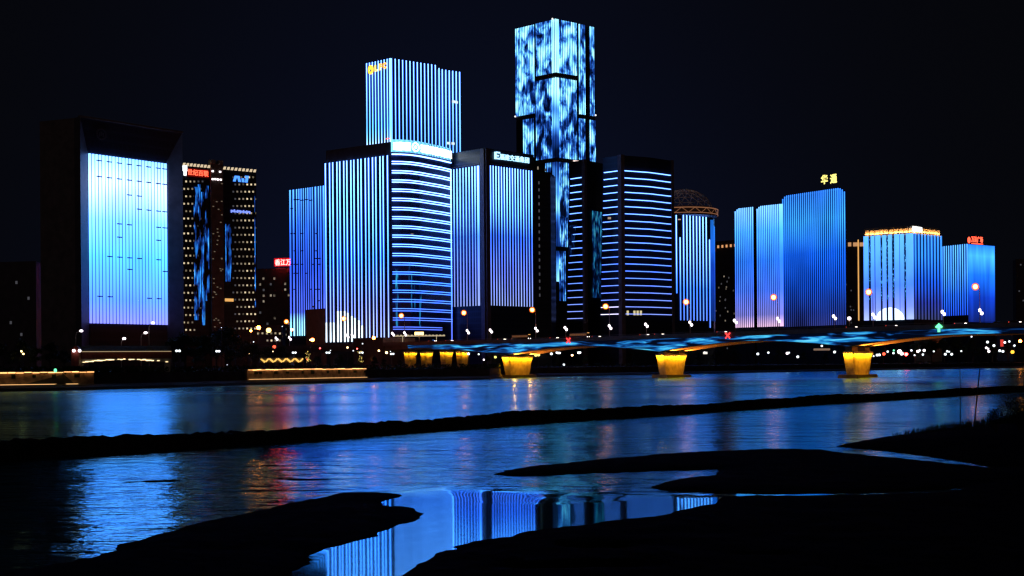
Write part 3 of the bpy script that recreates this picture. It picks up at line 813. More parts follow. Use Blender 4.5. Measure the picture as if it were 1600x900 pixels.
# emblem disc and letters
p = hit(A, B, 581.3, 108); ee = (B - A).normalized(); n_ = outward(A, B)
mb = MB(); ring = []; zc = zat(p, 581, 109.5)
for rr_ in (2.4,):
    for k in range(21):
        a = 2 * math.pi * k / 20; ring.append(V3(p + n_ * 1.3 + ee * 1.7 * math.cos(a), zc + 2.4 * math.sin(a)))
mb.tube(ring, .8); q = p + n_ * 1.3 + ee * .55; mb.box((q.x, q.y, zc + .75), (1.4, .5, 1.2), ang(A, B)); mb.obj('emblem', 'amber_sign', root)
pL = hit(A, B, 587.2, 106); pR = hit(A, B, 606.5, 106)
zL, zR = zat(pL, 587, 113), zat(pR, 606, 109.5)
lettering(root, 'L', pL, pR, zat(pL, 588, 112.5), 4.4, 'gold_sign', 'sign_letter', width=2.7, bold=.07, off=1.1)
lettering(root, 'F', pL, pR, zat(pL, 588, 112.5) + .25, 4.4, 'orange_sign', 'sign_letter', width=2.7, bold=.07, off=1.1, t0=(pR - pL).length * .36)
lettering(root, 'C', pL, pR, zat(pL, 588, 112.5) + .45, 4.4, 'orange_sign', 'sign_letter', width=2.9, bold=.07, off=1.1, t0=(pR - pL).length * .68)
me = MB().box((0, -.8, 0), (2.2, .6, 1.6)).mesh('floodlight', emit('pale lamp', (.8, .95, 1.0), 1.0))
for px_, py_ in ((708, 159), (712, 160), (700, 224), (707, 224.5)):
    p = hit(N1, C2, px_, py_); inst('floodlight', me, root, (p.x, p.y, zat(p, px_, py_)), ang(N1, C2))
p = hit(A, B, 604.5, 217.5); q = hit(A, B, 609.5, 217.2)
panel(root, p, q, zat(p, 605, 217.8), zat(p, 605, 216.6), M['red_sign'], 'beacon_line', .3, .7)

# ------------------------------------------------------------------ transport group tower
A, B, C1 = same_top((758, 257.5), 840, [(704, 265.5), (758, 257.5), (834, 267.5)])
Ht = zat(B, 758, 231)
root = building('signed_tower', 'dark blue tower, two sheets of violet stripes under pale Chinese letters', 'office tower', para(A, B, C1), Ht, 'glass_navy')
zl1, zl0 = zat(B, 758, 257.5), zat(B, 758, 477)
m_h = led('stripe light', zl0, zl1, [(0, (.50, .40, 1.05)), (.25, (.28, .26, 1.2)), (.5, (.10, .34, 2.0)), (.75, (.5, 1.4, 3.8)), (1, (.75, 1.7, 4.4))], 1.25, .25, (.1, .1, .03))
strips(root, A, B, [tfrac(A, B, x, 380) for x in (705.8, 710.2, 715, 719.8, 724.6, 729.3, 734, 738.8, 743.2)], zl0, zl1, .45, m_h)
strips(root, A, B, [tfrac(A, B, 748, 380)], zl0, zl1, 1.5, m_h)
strips(root, B, C1, [tfrac(B, C1, 766.3 + 4.28 * k, 300) for k in range(16)], zl0, zl1, .45, m_h)
for px0, px1, a_, b_ in ((752, 757.5, A, B), (758.5, 764.5, B, C1)):
    p, q = hit(a_, b_, px0, 300), hit(a_, b_, px1, 300); panel(root, p, q, GL, Ht - .5, M['darkstone'], 'corner_pier', .9)
MB().prism([p + (p - B) * 0 for p in [A + outward(A, B) * .3, B + Vector((0, -.5)), C1 + outward(B, C1) * .3, C1 - outward(B, C1) * 2, A - outward(A, B) * 2]], zl1 + 1.0, zl1 + 1.4).obj('cornice', 'darkstone', root)
p, q = hit(B, C1, 780, 245), hit(B, C1, 825.5, 250)
lettering(root, '福建交通集团', p, q, zat(p, 780, 249.3), zat(p, 780, 240) - zat(p, 780, 249.3), 'cyan_sign', 'sign', width=(q - p).length, bold=.012, off=.7)
p = hit(B, C1, 771.8, 243); ee = (C1 - B).normalized(); n_ = outward(B, C1); rz = ang(B, C1); mb = MB(); z0, z1 = zat(p, 772, 248.6), zat(p, 772, 237.5); h = z1 - z0
q = p + n_ * .8 + ee * .6; mb.box((q.x, q.y, (z0 + z1) / 2), (1.5, .5, h), rz)
for zf, wd in ((.06, 3.2), (.45, 2.2), (.9, 3.4)):
    q = p + n_ * .8 + ee * (1.2 + wd / 2); mb.box((q.x, q.y, z0 + h * zf + .3), (wd, .5, .9), rz)
mb.obj('emblem', 'cyan_sign', root)
# grey block to its right
A2, B2 = same_top((836, 268), 872, [(834, 268), (860, 270)])
root = building('office_block', 'dark slim block with one column of faint windows, right of the violet-striped tower', 'office block', [A2, B2, B2 + Vector((4, 22)), A2 + Vector((0, 22))], zat(A2, 836, 267), 'glass_dark')
windows(root, A2, B2, [(.3, zat(A2, 841, y), 'win_low') for y in range(285, 470, 11)] + [(.25, zat(A2, 840, 262), 'win_mid'), (.7, zat(A2, 846, 264), 'win_low')], 1.0, 2.0)

# ------------------------------------------------------------------ tallest skyscraper with the cloud pattern
A, B, C1 = same_top((868, 29.5), 1000, [(805.5, 44.5), (868, 29.5), (928.5, 41.5)])
Ht = zat(B, 868, 30)
root = building('skyscraper', 'tallest skyscraper, blotchy cyan and blue cloud pattern over its whole height', 'skyscraper', para(A, B, C1), Ht - 1.5, 'glass_dark')
stops = [(.36, (.0, .006, .04)), (.44, (.015, .09, .55)), (.50, (.10, .50, 1.6)), (.56, (.38, 1.3, 2.1)), (.68, (.9, 2.0, 2.3))]
m_j = glow_pattern('cloud LED', (.16, .16, .085), stops, .95, (1.7, .6), (140, 270, -.045, .03), detail=4.5, dist=.5)
m_jl = glow_pattern('cloud LED low', (.16, .16, .085), stops, .9, (1.7, .5), (20, 150, -.10, -.01), detail=4.5, dist=.5, seed=4)
m_jc = glow_pattern('cloud LED corner', (.02, .02, .02), stops, .9, None, (20, 270, .02, .11), detail=2)
zf = lambda y: zat(B, 868, y)
def seg(a_, b_, x0, x1, y0, y1, m_=m_j, nm='led_or_painted_glow', off=0.0):
    p, q = hit(a_, b_, x0, (y0 + y1) / 2), hit(a_, b_, x1, (y0 + y1) / 2)
    panel(root, p, q, zf(y1), zf(y0), m_, nm, .5, off)
seg(A, B, 806, 834.8, 30.5, 171); seg(A, B, 818, 834.8, 178.5, 240)
seg(A, B, 838, 862.5, 30, 113); seg(A, B, 838, 862.5, 121, 246)
seg(B, C1, 873.5, 900.5, 30, 113); seg(B, C1, 873.5, 900.5, 121, 246)
seg(B, C1, 904.5, 914.5, 30.5, 173); seg(B, C1, 921.5, 927.8, 31, 173)
seg(B, C1, 904.5, 914.5, 180, 245); seg(B, C1, 921.5, 930, 180, 248)
seg(A, B, 853, 863, 253, 385, m_jl); seg(B, C1, 874, 889, 253, 385, m_jl)
seg(A, B, 857, 863, 392, 470, m_jl); seg(B, C1, 874, 884, 392, 470, m_jl)
for x, a_, b_ in ((863.6, A, B), (866, A, B), (868.3, B, C1), (870.6, B, C1), (872.6, B, C1)):
    for y0, y1 in ((29.5, 113), (121, 246), (253, 385), (392, 440)):
        p = hit(a_, b_, x, 150); strips(root, p, p + (b_ - a_).normalized(), [0], zf(y1), zf(y0), .62, m_jc)
for y0, y1 in ((114.2, 119.8), (247.2, 252)):
    for a_, b_, x0, x1 in ((A, B, 837.5, 868), (B, C1, 868, 902)):
        p, q = hit(a_, b_, x0, 150), hit(a_, b_, x1, 150); panel(root, p, q, zf(y1), zf(y0), M['darkstone'], 'refuge_floor', .8)
me = MB().ball((0, 0, 0), .7).mesh('beacon', emit('beacon', (.95, .95, .9), 1.4))
for px_, py_ in ((806.2, 182), (929.5, 180), (864.3, 29.4), (896, 251.5), (927, 254)):
    a_, b_ = (A, B) if px_ < 868 else (B, C1); p = hit(a_, b_, px_, py_) + outward(a_, b_) * .9; inst('beacon', me, root, (p.x, p.y, zat(p, px_, py_)))
p, q = hit(B, C1, 894.5, 251), hit(B, C1, 905, 251); panel(root, p, q, zat(p, 896, 252.2), zat(p, 896, 250.5), emit('pale pink lamp', (1.0, .75, .7), 1.2), 'refuge_light', .6, .9)

# ------------------------------------------------------------------ twin towers with ladder lines
m_k = led('ladder light', 40, 150, [(0, (.55, .45, 1.5)), (.3, (.30, .45, 2.2)), (.7, (.55, 1.2, 3.4)), (1, (.8, 1.7, 4.0))], .95, .08)
def ladder(name, label, Lt, Lb, Ct, Rts, Yc, ytop, yline, dy, nl, xl, xcorner, right_lines, mats):
    """tower widening towards its foot on the left"""
    top = same_top((Ct[0], Ct[1]), Yc, [Lt, Ct] + Rts)
    A, C = top[0], top[1]; Rr = top[2:]
    Hh = zat(C, *Ct)
    bw = (Lb - Lt[0]) / F * A.y
    Ab = A + Vector((bw, 0))
    root = empty(name, (C.x, C.y, GL), label, 'office tower', 'twin ladder-lit towers')
    end = Rr[-1]
    tp = [A, C] + Rr + [end + Vector((-2, 30)), A + Vector((6, 30))]
    bt = [Ab, C] + Rr + [end + Vector((-2, 30)), Ab + Vector((6, 30))]
    MB().loft(bt, tp, GL, Hh).obj('wall', 'glass_navy', root)
    for k in range(nl):
        zc = zat(C, Ct[0], yline + dy * k); f = (Hh - zc) / (Hh - GL)
        a_ = A.lerp(Ab, f)
        x0 = hit(a_, C, xl[0] + (xl[1] - xl[0]) * k / (nl - 1), 300); x1 = hit(a_, C, xcorner[0], 300)
        hline(root, [x0, x1], zc, .46, .7, m_k if k < nl - 2 or not mats else mats)
        if right_lines:
            pts = [hit(C, Rr[0], xcorner[1], 300)] + Rr[:-1] + [Rr[-2].lerp(Rr[-1], .86)]
            hline(root, pts, zc, .46, .7, m_k)
    n0 = outward(A, C); pr = [hit(A, C, xcorner[0] + .5, 300) + n0 * .5, C + Vector((0, -.8)), hit(C, Rr[0], xcorner[1] - .5, 300) + outward(C, Rr[0]) * .5, C + Vector((0, 3))]
    MB().prism(pr, GL, Hh + .4).obj('corner_pier', 'stone', root)
    return root, A, Ab, C, Rr, Hh
k1 = ladder('ladder_tower', 'left and narrower of the twin towers with short stacked white light lines', (890, 253.5), 881, (913, 249.8), [(930, 253), (943, 256)], 925, 249.8, 276.8, 11.02, 21, (892.3, 885.5), (909.3, 917), False, None)
k2 = ladder('ladder_tower', 'wider of the twin towers with stacked white light lines on both faces', (942, 246.5), 935.5, (970, 242.5), [(1015, 246), (1052, 251.5)], 900, 242.5, 266.5, 11.2, 21, (944.6, 938), (965.3, 976), True, emit('bottom ladder light', (1.0, .95, 1.5), 1.5))
root, A, Ab, C, Rr, Hh = k2
p = Rr[-2].lerp(Rr[-1], .88); MB().prism([p + outward(Rr[-2], Rr[-1]) * .5, Rr[-1] + Vector((.3, -.5)), Rr[-1] + Vector((.3, 2)), p + Vector((0, 2))], GL, Hh + .3).obj('corner_pier', 'stone', root)
me = MB().box((0, -.3, 0), (1.5, .4, 3.2)).mesh('window', emit('lobby window', (1.0, .85, .45), .7))
for x in (980.5, 991, 996, 1001):
    p = hit(C, Rr[0], x, 489); inst('window', me, root, (p.x, p.y, zat(p, x, 489)), ang(C, Rr[0]))
me = MB().box((0, -.3, 0), (2.2, .4, 1.4)).mesh('window', emit('tan window', (1.0, .7, .5), .4))
p = hit(Ab, C, 952, 341); inst('window', me, root, (p.x, p.y - .3, zat(p, 952, 341)))
# glass reflections painted as glowing drops, dark flank of the left twin
root, A, Ab, C, Rr, Hh = k1
m_d = glow_pattern('drop reflection', (.8, .8, .14), [(.46, (0, .005, .03)), (.55, (.01, .10, .45)), (.66, (.05, .65, 1.1)), (.78, (.2, .9, 1.2))], .6, (1.3, .6), (30, 130, -.08, .04), detail=2)
p, q = hit(Rr[0], Rr[1], 926, 400), hit(Rr[0], Rr[1], 941, 400); panel(root, p, q, zat(p, 930, 465), zat(p, 930, 329), m_d, 'led_or_painted_glow', .3)
m_d2 = glow_pattern('faint reflection', (.9, .9, .25), [(.5, (0, .003, .02)), (.6, (.01, .06, .35)), (.8, (.05, .25, .7))], .6, (1.0, .5), None, detail=1)  # faint reflection in the glass, put in as emission
panel(root, A.lerp(Ab, .6) + (C - A) * .12, C - (C - A) * .2, zat(C, 900, 400), zat(C, 900, 350), m_d2, 'led_or_painted_glow', .2, .05)

# ------------------------------------------------------------------ domed tower
A, B = same_top((1055, 336), 985, [(1052, 335.7), (1105, 340.5)])
Cc = B + Vector((5.5, 6)); Dd = B + Vector((8.5, 18))
Ht = zat(A, 1055, 334)
root = building('domed_tower', 'stripe-lit tower under a dark lattice dome with a bronze-lit ring', 'office tower', [A, B, Cc, Dd, Dd + Vector((-6, 14)), A + Vector((0, 40))], Ht, 'glass_blue')
zb = zat(A, 1080, 500)
m_m = led('dome tower light', zb, Ht, [(0, (.24, .34, 1.8)), (.3, (.17, .45, 2.6)), (.6, (.55, 1.3, 3.6)), (1, (.8, 1.8, 4.2))], .95, .15)
pxs = [1056.8, 1062.6, 1068, 1073.2, 1078.3, 1083.4, 1088.5, 1093.4, 1098.5, 1103.5]
tops = [Ht - .8, zat(A, 1062, 370)] + [Ht - .3] * 8
strips(root, A, B, [tfrac(A, B, x, 400) for x in pxs], [zat(A, 1057, 458)] + [zb] * 9, tops, .75, m_m)
strips(root, B, Cc, [.35], zat(B, 1109, 512), zat(B, 1109, 374), .9, m_m)
m_mb = led('blue flank light', zb, Ht, [(0, (.005, .02, .16)), (.5, (.01, .07, .5)), (1, (.02, .24, .75))], .9, .35)
panel(root, B.lerp(Cc, .55), Cc, zb, Ht - 2, m_mb, 'led_or_painted_glow', .3); panel(root, Cc, Dd, zb, Ht - 6, m_mb, 'led_or_painted_glow', .3)
# ring and dome
cen = (A + B) / 2 + Vector((-3, 16)); rad = (B - A).length * .70
mb = MB(); ring = [V3(cen + Vector((math.cos(a), math.sin(a))) * (rad + .8), Ht + 5.2) for a in [2 * math.pi * k / 32 for k in range(33)]]
mb.tube(ring, .35); ring2 = [p - Vector((0, 0, 4.0)) for p in ring]; mb.tube(ring2, .25)
for k in range(32):
    mb.tube([ring[k], ring2[(k + 1) % 32]] if k % 2 else [ring2[k], ring[(k + 1) % 32]], .16, 4)
mb.obj('crown_ring', emit('bronze light', (1.0, .42, .2), .26, True), root)
MB().ring_loft([[V3(cen + Vector((math.cos(2 * math.pi * k / 32), math.sin(2 * math.pi * k / 32))) * rr_, z) for k in range(32)] for z, rr_ in ((Ht - .2, rad), (Ht + 1, rad), (Ht + 1.1, rad + .55), (Ht + 5.2, rad + .55), (Ht + 5.4, rad - .8), (Ht + 6.6, rad - .8))]).obj('drum', 'stone', root)
dl = bpy.data.lights.new('dome_fill_lamp', 'POINT'); dl.energy = 900; dl.color = (1, .7, .6); dl.shadow_soft_size = 1.0  # added unseen light, brings out the dome lattice
do_ = bpy.data.objects.new('dome_fill_lamp', dl); COL.objects.link(do_); do_.location = (cen.x, cen.y, Ht + 9)
mb = MB(); rdm = rad * .86
def dp(a, th): return V3(cen + Vector((math.cos(a), math.sin(a))) * rdm * math.cos(th), Ht + 5 + rdm * .78 * math.sin(th))
for j in range(5):
    for k in range(16):
        a0_, a1_ = 2 * math.pi * (k + .5 * (j % 2)) / 16, 2 * math.pi * (k + .5 * ((j + 1) % 2)) / 16
        t0_, t1_ = R(16 * j), R(16 * (j + 1))
        mb.tube([dp(a0_, t0_), dp(a1_, t1_)], .2, 4); mb.tube([dp(a0_, t0_), dp(a1_ - 2 * math.pi / 16 if j % 2 == 0 else a1_ + 2 * math.pi / 16, t1_)], .2, 4)
        mb.tube([dp(a0_, t0_), dp(a0_ + 2 * math.pi / 16, t0_)], .16, 4)
mb.obj('dome', surf('dome steel', (.55, .45, .42), .5), root)
me = MB().box((0, -.3, 0), (3.0, .4, .8)).mesh('window', emit('rose window', (1.0, .6, .5), .5))
p = hit(A, B, 1060.5, 343); inst('window', me, root, (p.x, p.y, zat(p, 1060.5, 343)))
# old-style block behind
A, B = same_top((1115, 378), 1300, [(1112, 379), (1152, 375.5)])
Ht = zat(A, 1115, 378)
root = building('apartment_block', 'dark gridded block with small amber roof lights, right of the domed tower', 'apartment block', [A, B, B + Vector((0, 30)), A + Vector((0, 30))], Ht, 'darkstone')
me = MB().box((0, -.4, 0), (1.8, .6, 2.6)).mesh('cornice_light', emit('amber cornice light', (1.0, .45, .18), .8))
for t in span(6, .1, .92):
    p = A.lerp(B, t); inst('cornice_light', me, root, (p.x, p.y, Ht - 5.5 - (3 if t < .12 else 0)), ang(A, B))
windows(root, A, B, [(rw.uniform(.1, .9), rw.uniform(20, 95), rw.choice(['win_low', 'win_low', 'win_mid'])) for _ in range(26)], 1.3, 1.6)

# ------------------------------------------------------------------ rippling blue pair
def blue_stops(v): return [(0, (1.2, .75, 1.1) if v else (.06, .05, .32)), (.1, (.42, .26, 1.0) if v else (.03, .05, .42)), (.3, (.13, .22, 1.15) if v else (.012, .085, .65)), (.55, (.05, .34, 1.3) if v else (.012, .19, 1.0)), (.8, (.13, .72, 1.55) if v else (.07, .58, 1.35)), (1, (.42, 1.1, 1.7) if v else (.06, .40, 1.35))]
A, B = same_top((1223, 319), 1207, [(1147.5, 327), (1223, 318.8)])
Ht = zat(B, 1223, 318.8)
S0, S1 = hit(A, B, 1178, 400), hit(A, B, 1182.5, 400)
bkv = Vector((8, 34))
root = empty('wave_block', (A.x, A.y, GL), 'lower pale-blue slab split by a dark slot, pinkish at its foot', 'office tower')
MB().prism([A, S0, S0 + bkv, A + bkv], GL, Ht).obj('wall', 'panel_pale', root)
MB().prism([S1, B, B + bkv, S1 + bkv], GL, Ht).obj('wall', 'panel_pale', root)
MB().prism([S0 + Vector((.05, 5)), S1 + Vector((-.05, 5)), S1 + bkv, S0 + bkv], GL, Ht - 2).obj('link', 'glass_dark', root)
zb = zat(A, 1150, 512)
m_o = led('wave light left', zb, Ht, blue_stops(1), .95, .12)
strips(root, A, S0, span(10, .05, .95), zb, [Ht - 2.2, Ht - .6] + [Ht + .3] * 8, 1.05, m_o)
strips(root, S1, B, span(13, .03, .88), zb, [Ht - 2, Ht - .5] + [Ht + .3] * 11, 1.05, m_o)
strips(root, S1, B, [.955], zb, Ht + .2, 3.0, m_o)
A, B = same_top((1312, 294.5), 1150, [(1222, 308), (1321, 293.2)])
Ht = zat(B, 1312, 294.5)
root = building('wave_tower', 'taller deep-blue finely ribbed tower with rounded corners and two yellow roof characters', 'office tower', [A, B, B + Vector((10, 38)), A + Vector((12, 40))], zat(A, 1222, 313.5), 'panel_pale')
MB().prism([A.lerp(B, .03), A.lerp(B, .975), B + Vector((9, 37)), A + Vector((12, 39))], zat(A, 1222, 313.5) + .01, Ht - .4).obj('wall', 'panel_pale', root)
zb = zat(A, 1224, 511)
m_o3 = led('wave light right', zb, Ht, blue_stops(0), .85, .55, (.022, .022, .012))
ts = span(31, .012, .985); tops = []
for t in ts:
    px_ = 1222 + 99 * t; drop = np.interp(px_, [1222, 1225, 1228, 1232, 1236, 1311, 1315, 1318, 1321], [313.5, 309.5, 307, 306, 305.5, 294.6, 296, 298.5, 302]); p = A.lerp(B, t)
    tops.append(zat(p, px_, float(drop)) + .5)
strips(root, A, B, ts, zb, tops, .98, m_o3)
p, q = hit(A, B, 1280.5, 282), hit(A, B, 1305.8, 282); e_ = (q - p).length
lettering(root, '华', p, q, zat(p, 1281, 288.3), 8.6, 'gold_sign', 'sign_letter', width=e_ * .41, bold=.028, off=-2)
lettering(root, '通', p, q, zat(p, 1281, 289.3), 8.4, 'gold_sign', 'sign_letter', width=e_ * .41, bold=.028, off=-2, t0=e_ * .57)
mb = MB()
for x in (1284, 1290, 1297, 1303):
    r_ = hit(A, B, x, 290); mb.tube([V3(r_, Ht - 2), V3(r_ + Vector((0, 2.2)), zat(r_, x, 287))], .12, 4)
mb.obj('sign_post', 'metal', root)
# dark block with the gold line
A, B = same_top((1322, 378), 1420, [(1316, 379), (1354, 378)])
Ht = zat(A, 1322, 377)
root = building('office_block', 'dark block with one vertical gold light line and a gold-lit cornice', 'office block', [A, B, B + Vector((6, 30)), A + Vector((0, 30))], Ht, 'darkstone')
strips(root, A, B, [tfrac(A, B, 1341.3, 430)], zat(A, 1341, 501), zat(A, 1341, 375), 1.25, M['gold_line'], 'light_line')
for x0, x1 in ((1325, 1330), (1333, 1340), (1343, 1352)):
    p, q = hit(A, B, x0, 381), hit(A, B, x1, 381); panel(root, p, q, zat(p, x0, 385), zat(p, x0, 379), emit('cornice glow', (1.0, .5, .22), .55), 'cornice_light', .5)
windows(root, A, B, [(rw.uniform(.1, .5), rw.uniform(25, 100), 'win_low') for _ in range(8)], 1.2, 1.6)

# ------------------------------------------------------------------ hotel with the gold crown
A, B, C1 = same_top((1427, 364), 1300, [(1349.5, 369), (1427, 364), (1471, 368.5)])
Ht = zat(B, 1427, 364)
root = building('hotel', 'pale blue columned hotel with a gold crown and a white half-disc at its foot', 'hotel', para(A, B, C1), Ht, 'glass_navy')
zb = zat(B, 1400, 499)
m_q = led('column light', zb, Ht, [(0, (.8, .6, 1.5)), (.15, (.40, .34, 1.2)), (.4, (.15, .28, 1.3)), (.7, (.15, .58, 1.5)), (1, (.2, .74, 1.6))], .9, .1)
for x0, x1 in ((1350, 1357.3), (1361.2, 1366.6), (1368.2, 1376), (1379.3, 1385), (1388.3, 1394), (1398, 1405.6), (1406.8, 1412.8), (1416.2, 1427.6)):
    p, q = hit(A, B, x0, 430), hit(A, B, x1, 430); strips(root, p, q, [.5], zb, Ht - .3, (q - p).length, m_q, 'light_column', d=.9)
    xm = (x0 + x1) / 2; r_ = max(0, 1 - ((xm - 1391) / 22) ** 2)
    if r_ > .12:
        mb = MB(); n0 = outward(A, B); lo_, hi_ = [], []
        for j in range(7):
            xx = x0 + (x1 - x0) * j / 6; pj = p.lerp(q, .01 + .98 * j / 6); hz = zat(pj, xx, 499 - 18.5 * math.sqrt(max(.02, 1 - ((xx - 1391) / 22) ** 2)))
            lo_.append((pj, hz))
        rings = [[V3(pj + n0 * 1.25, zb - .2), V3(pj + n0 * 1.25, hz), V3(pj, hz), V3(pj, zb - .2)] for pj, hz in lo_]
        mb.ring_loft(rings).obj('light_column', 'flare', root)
m_q2 = led('side column light', zb, Ht, [(0, (.08, .06, .2)), (.2, (.05, .05, .4)), (.45, (.03, .14, 1.0)), (.75, (.06, .45, 1.5)), (1, (.08, .5, 1.5))], .9, .1)
strips(root, B, C1, span(9, .06, .97), zb, Ht - .3, 1.7, m_q2, 'light_column', d=.9)
m_sp = glow_pattern('slot sparkle LED', (1.2, 1.2, .42), [(.54, (0, .002, .01)), (.62, (.02, .25, .7)), (.72, (.25, .9, 1.5))], .8, None, None, detail=1)
for x in (1359.2, 1377.6, 1386.6, 1396, 1414.5):
    p, q = hit(A, B, x - 1.4, 430), hit(A, B, x + 1.4, 430); panel(root, p, q, zat(p, x, 470), Ht - 1, m_sp, 'led_or_painted_glow', .2, .02)
# crown: stone niches washed from a warm cove at their foot
m_cs = surf('crown stone', (.7, .6, .5), .7)
for a_, b_, nn, t0_, t1_ in ((A, B, 10, .02, .99), (B, C1, 8, .02, .97)):
    rz = ang(a_, b_); wd = (b_ - a_).length / nn; out = outward(a_, b_)
    nich = MB().add([(-wd * .42, .5, 0), (wd * .42, .5, 0), (wd * .42, .7, 5.0), (-wd * .42, .7, 5.0), (-wd * .38, 1.9, 7.6), (wd * .38, 1.9, 7.6), (wd * .38, 3.5, 7.6), (-wd * .42, 3.5, 0), (wd * .42, 3.5, 0), (-wd * .38, 3.5, 7.6)],
        [(0, 1, 2, 3), (3, 2, 5, 4), (4, 5, 6, 9), (1, 8, 6, 5, 2), (0, 3, 4, 9, 7), (7, 9, 6, 8)]).box((0, -.95, .15), (wd * .98, .2, .8)).mesh('crown_panel', m_cs)
    cove = MB().box((0, -.45, .12), (wd * .8, .5, .3)).mesh('cove_light', emit('crown cove light', (1.0, .46, .12), 85, True))
    for k in range(nn):
        t = t0_ + (t1_ - t0_) * (k + .5) / nn; p = a_.lerp(b_, t)
        o = inst('crown_panel', nich, root, (p.x, p.y, Ht + .3), rz)
        oc = bpy.data.objects.new('cove_light', cove); COL.objects.link(oc); oc.parent = o
MB().prism([p for p in para(A + Vector((1, 3)), B + Vector((0, 4)), C1 + Vector((-1, 3)))], Ht + .05, Ht + 7.6).obj('crown_core', 'darkstone', root)
p, q = hit(B, C1, 1425.5, 357), hit(B, C1, 1439.5, 358); o = panel(root, p, q, zat(p, 1426, 360), zat(p, 1426, 354), M['white_sign'], 'sign_backing_or_halo', .5, .4)
mb = MB()
for k in range(6):
    r_ = p.lerp(q, (k + .5) / 6) + outward(B, C1) * 1.0; mb.box((r_.x, r_.y, zat(p, 1426, 360) - .2 + .2 * (k % 2)), (.9, .4, 1.6), ang(B, C1))
mb.obj('sign_mark', 'white_sign', root)

# ------------------------------------------------------------------ plaza tower with the red roof sign
A, B, C1 = same_top((1512, 381), 1450, [(1471, 385.3), (1512, 381), (1553.5, 384)])
Ht = zat(B, 1512, 381)
root = building('plaza_tower', 'bright blue tower with one striped, one smooth face under a red roof sign', 'office tower', para(A, B, C1), Ht, 'panel_blue')
zb = zat(A, 1476, 494)
m_p = led('plaza stripe light', zb, Ht, [(0, (.03, .1, 1.2)), (.3, (.05, .22, 1.4)), (.6, (.14, .68, 1.7)), (1, (.22, .88, 1.8))], .9, .12)
m_p2 = led('plaza face light', zat(B, 1530, 500), Ht, [(0, (.01, .02, .24)), (.3, (.01, .05, .55)), (.6, (.02, .26, 1.1)), (.85, (.09, .62, 1.3)), (1, (.03, .28, 1.1))], .9, .4, (.12, .12, .01))
strips(root, A, B, span(12, .02, .98), zb, Ht, 1.15, m_p)
panel(root, B.lerp(C1, .01), C1, zat(B, 1530, 503), Ht - .5, m_p2, 'led_or_painted_glow', .5)
p, q = hit(B, C1, 1519.5, 375), hit(B, C1, 1537.3, 376)
lettering(root, '万达广场', p, q, Ht + 2.4, 7.0, 'red_sign', 'sign', width=(q - p).length, bold=.02, off=-1.5)
panel(root, p, q, Ht + .6, Ht + 1.5, M['red_sign'], 'sign_underline', .4, -1.5)
pc = hit(B, C1, 1516, 375); ee = (C1 - B).normalized(); ring = []
for k in range(21):
    a = 2 * math.pi * k / 20; ring.append(V3(pc - outward(B, C1) * 1.6 + ee * 1.9 * math.cos(a), Ht + 4.6 + 3.2 * math.sin(a)))
mb = MB().tube(ring, .5); r_ = pc - outward(B, C1) * 1.6; mb.box((r_.x, r_.y, Ht + 4.6), (1.2, .5, 4.2), ang(B, C1)); mb.obj('emblem', 'red_sign', root)
mb = MB()
for x in (1515, 1524, 1534):
    r_ = hit(B, C1, x, 381) - outward(B, C1) * 1.9; mb.tube([V3(r_, Ht - .3), V3(r_, Ht + 6)], .12, 4)
mb.obj('sign_post', 'metal', root)
A, B = same_top((1588, 405), 1600, [(1587, 405), (1640, 402)])
root = building('apartment_block', 'dark apartment block cut off by the right edge of the view', 'apartment block', [A, B, B + Vector((8, 30)), A + Vector((8, 30))], zat(A, 1588, 405), 'darkstone')
windows(root, A, B, [(.15, zat(A, 1594, 414), 'win_low'), (.1, zat(A, 1592, 455), 'win_low'), (.22, zat(A, 1596, 470), 'win_low')], 1.6, 1.8)
# low block seen under the bridge at right
A, B = same_top((1536, 524), 1500, [(1534, 525), (1558, 523)])
root = building('low_block', 'low grey-violet ribbed block seen below the bridge at the right', 'office block', [A, B, B + Vector((4, 16)), A + Vector((4, 16))], zat(A, 1536, 524), 'concrete')
strips(root, A, B, span(7, .06, .94), GL, zat(A, 1536, 526), .7, M['darkstone'], 'pilaster')

# ================================================================== the bridge
D0, DV = Vector((3, 700)), Vector((76.6, -61))
dirv = DV.normalized(); nrm = Vector((dirv.y, -dirv.x))      # towards the camera
if nrm.y > 0: nrm = -nrm
def bxy(t, off): return D0 + DV * t + nrm * off
def bz(t): return float(np.interp(t, [-4, -2, -.7, .1, .5, 1.13, 1.9, 2.4, 2.8, 4.5], [17, 19.6, 20.6, 20.7, 20.8, 21.5, 22.3, 22.8, 22.8, 22.8]))
PIERS = [0.0, 1.0, 2.0, 3.25]
def soffit(t):
    zt = bz(t)
    if t < -.55: return zt - 4.2
    d = min(abs(t - p) for p in PIERS); half = .5
    k = max(0, 1 - d / half)
    return zt - 4.7 - 3.9 * k ** 1.6
bt = [-4 + .04 * i for i in range(int(8.2 / .04) + 1)]
DK = .5
bridge = empty('bridge', (D0.x, D0.y, 0), 'long concrete road bridge with blue light along its side and gold-lit piers', 'bridge')
def sweep(name, mat_, sect, ts_=bt):
    """sect(t) -> closed list of (offset towards the camera, z)"""
    rings = [[V3(bxy(t, o_), z) for o_, z in sect(t)] for t in ts_]
    return MB().ring_loft(rings).obj(name, mat_, bridge)
sweep('deck', 'asphalt', lambda t: [(-13.4, bz(t) - 1.9), (13.4, bz(t) - 1.9), (13.4, bz(t) - DK), (-13.4, bz(t) - DK)])
for s in (1, -1):
    sweep('parapet', 'bridge', lambda t: [(s * 13.42, bz(t) - 1.95), (s * 13.75, bz(t) - 1.95), (s * 13.75, bz(t)), (s * 13.42, bz(t))])
gts = bt
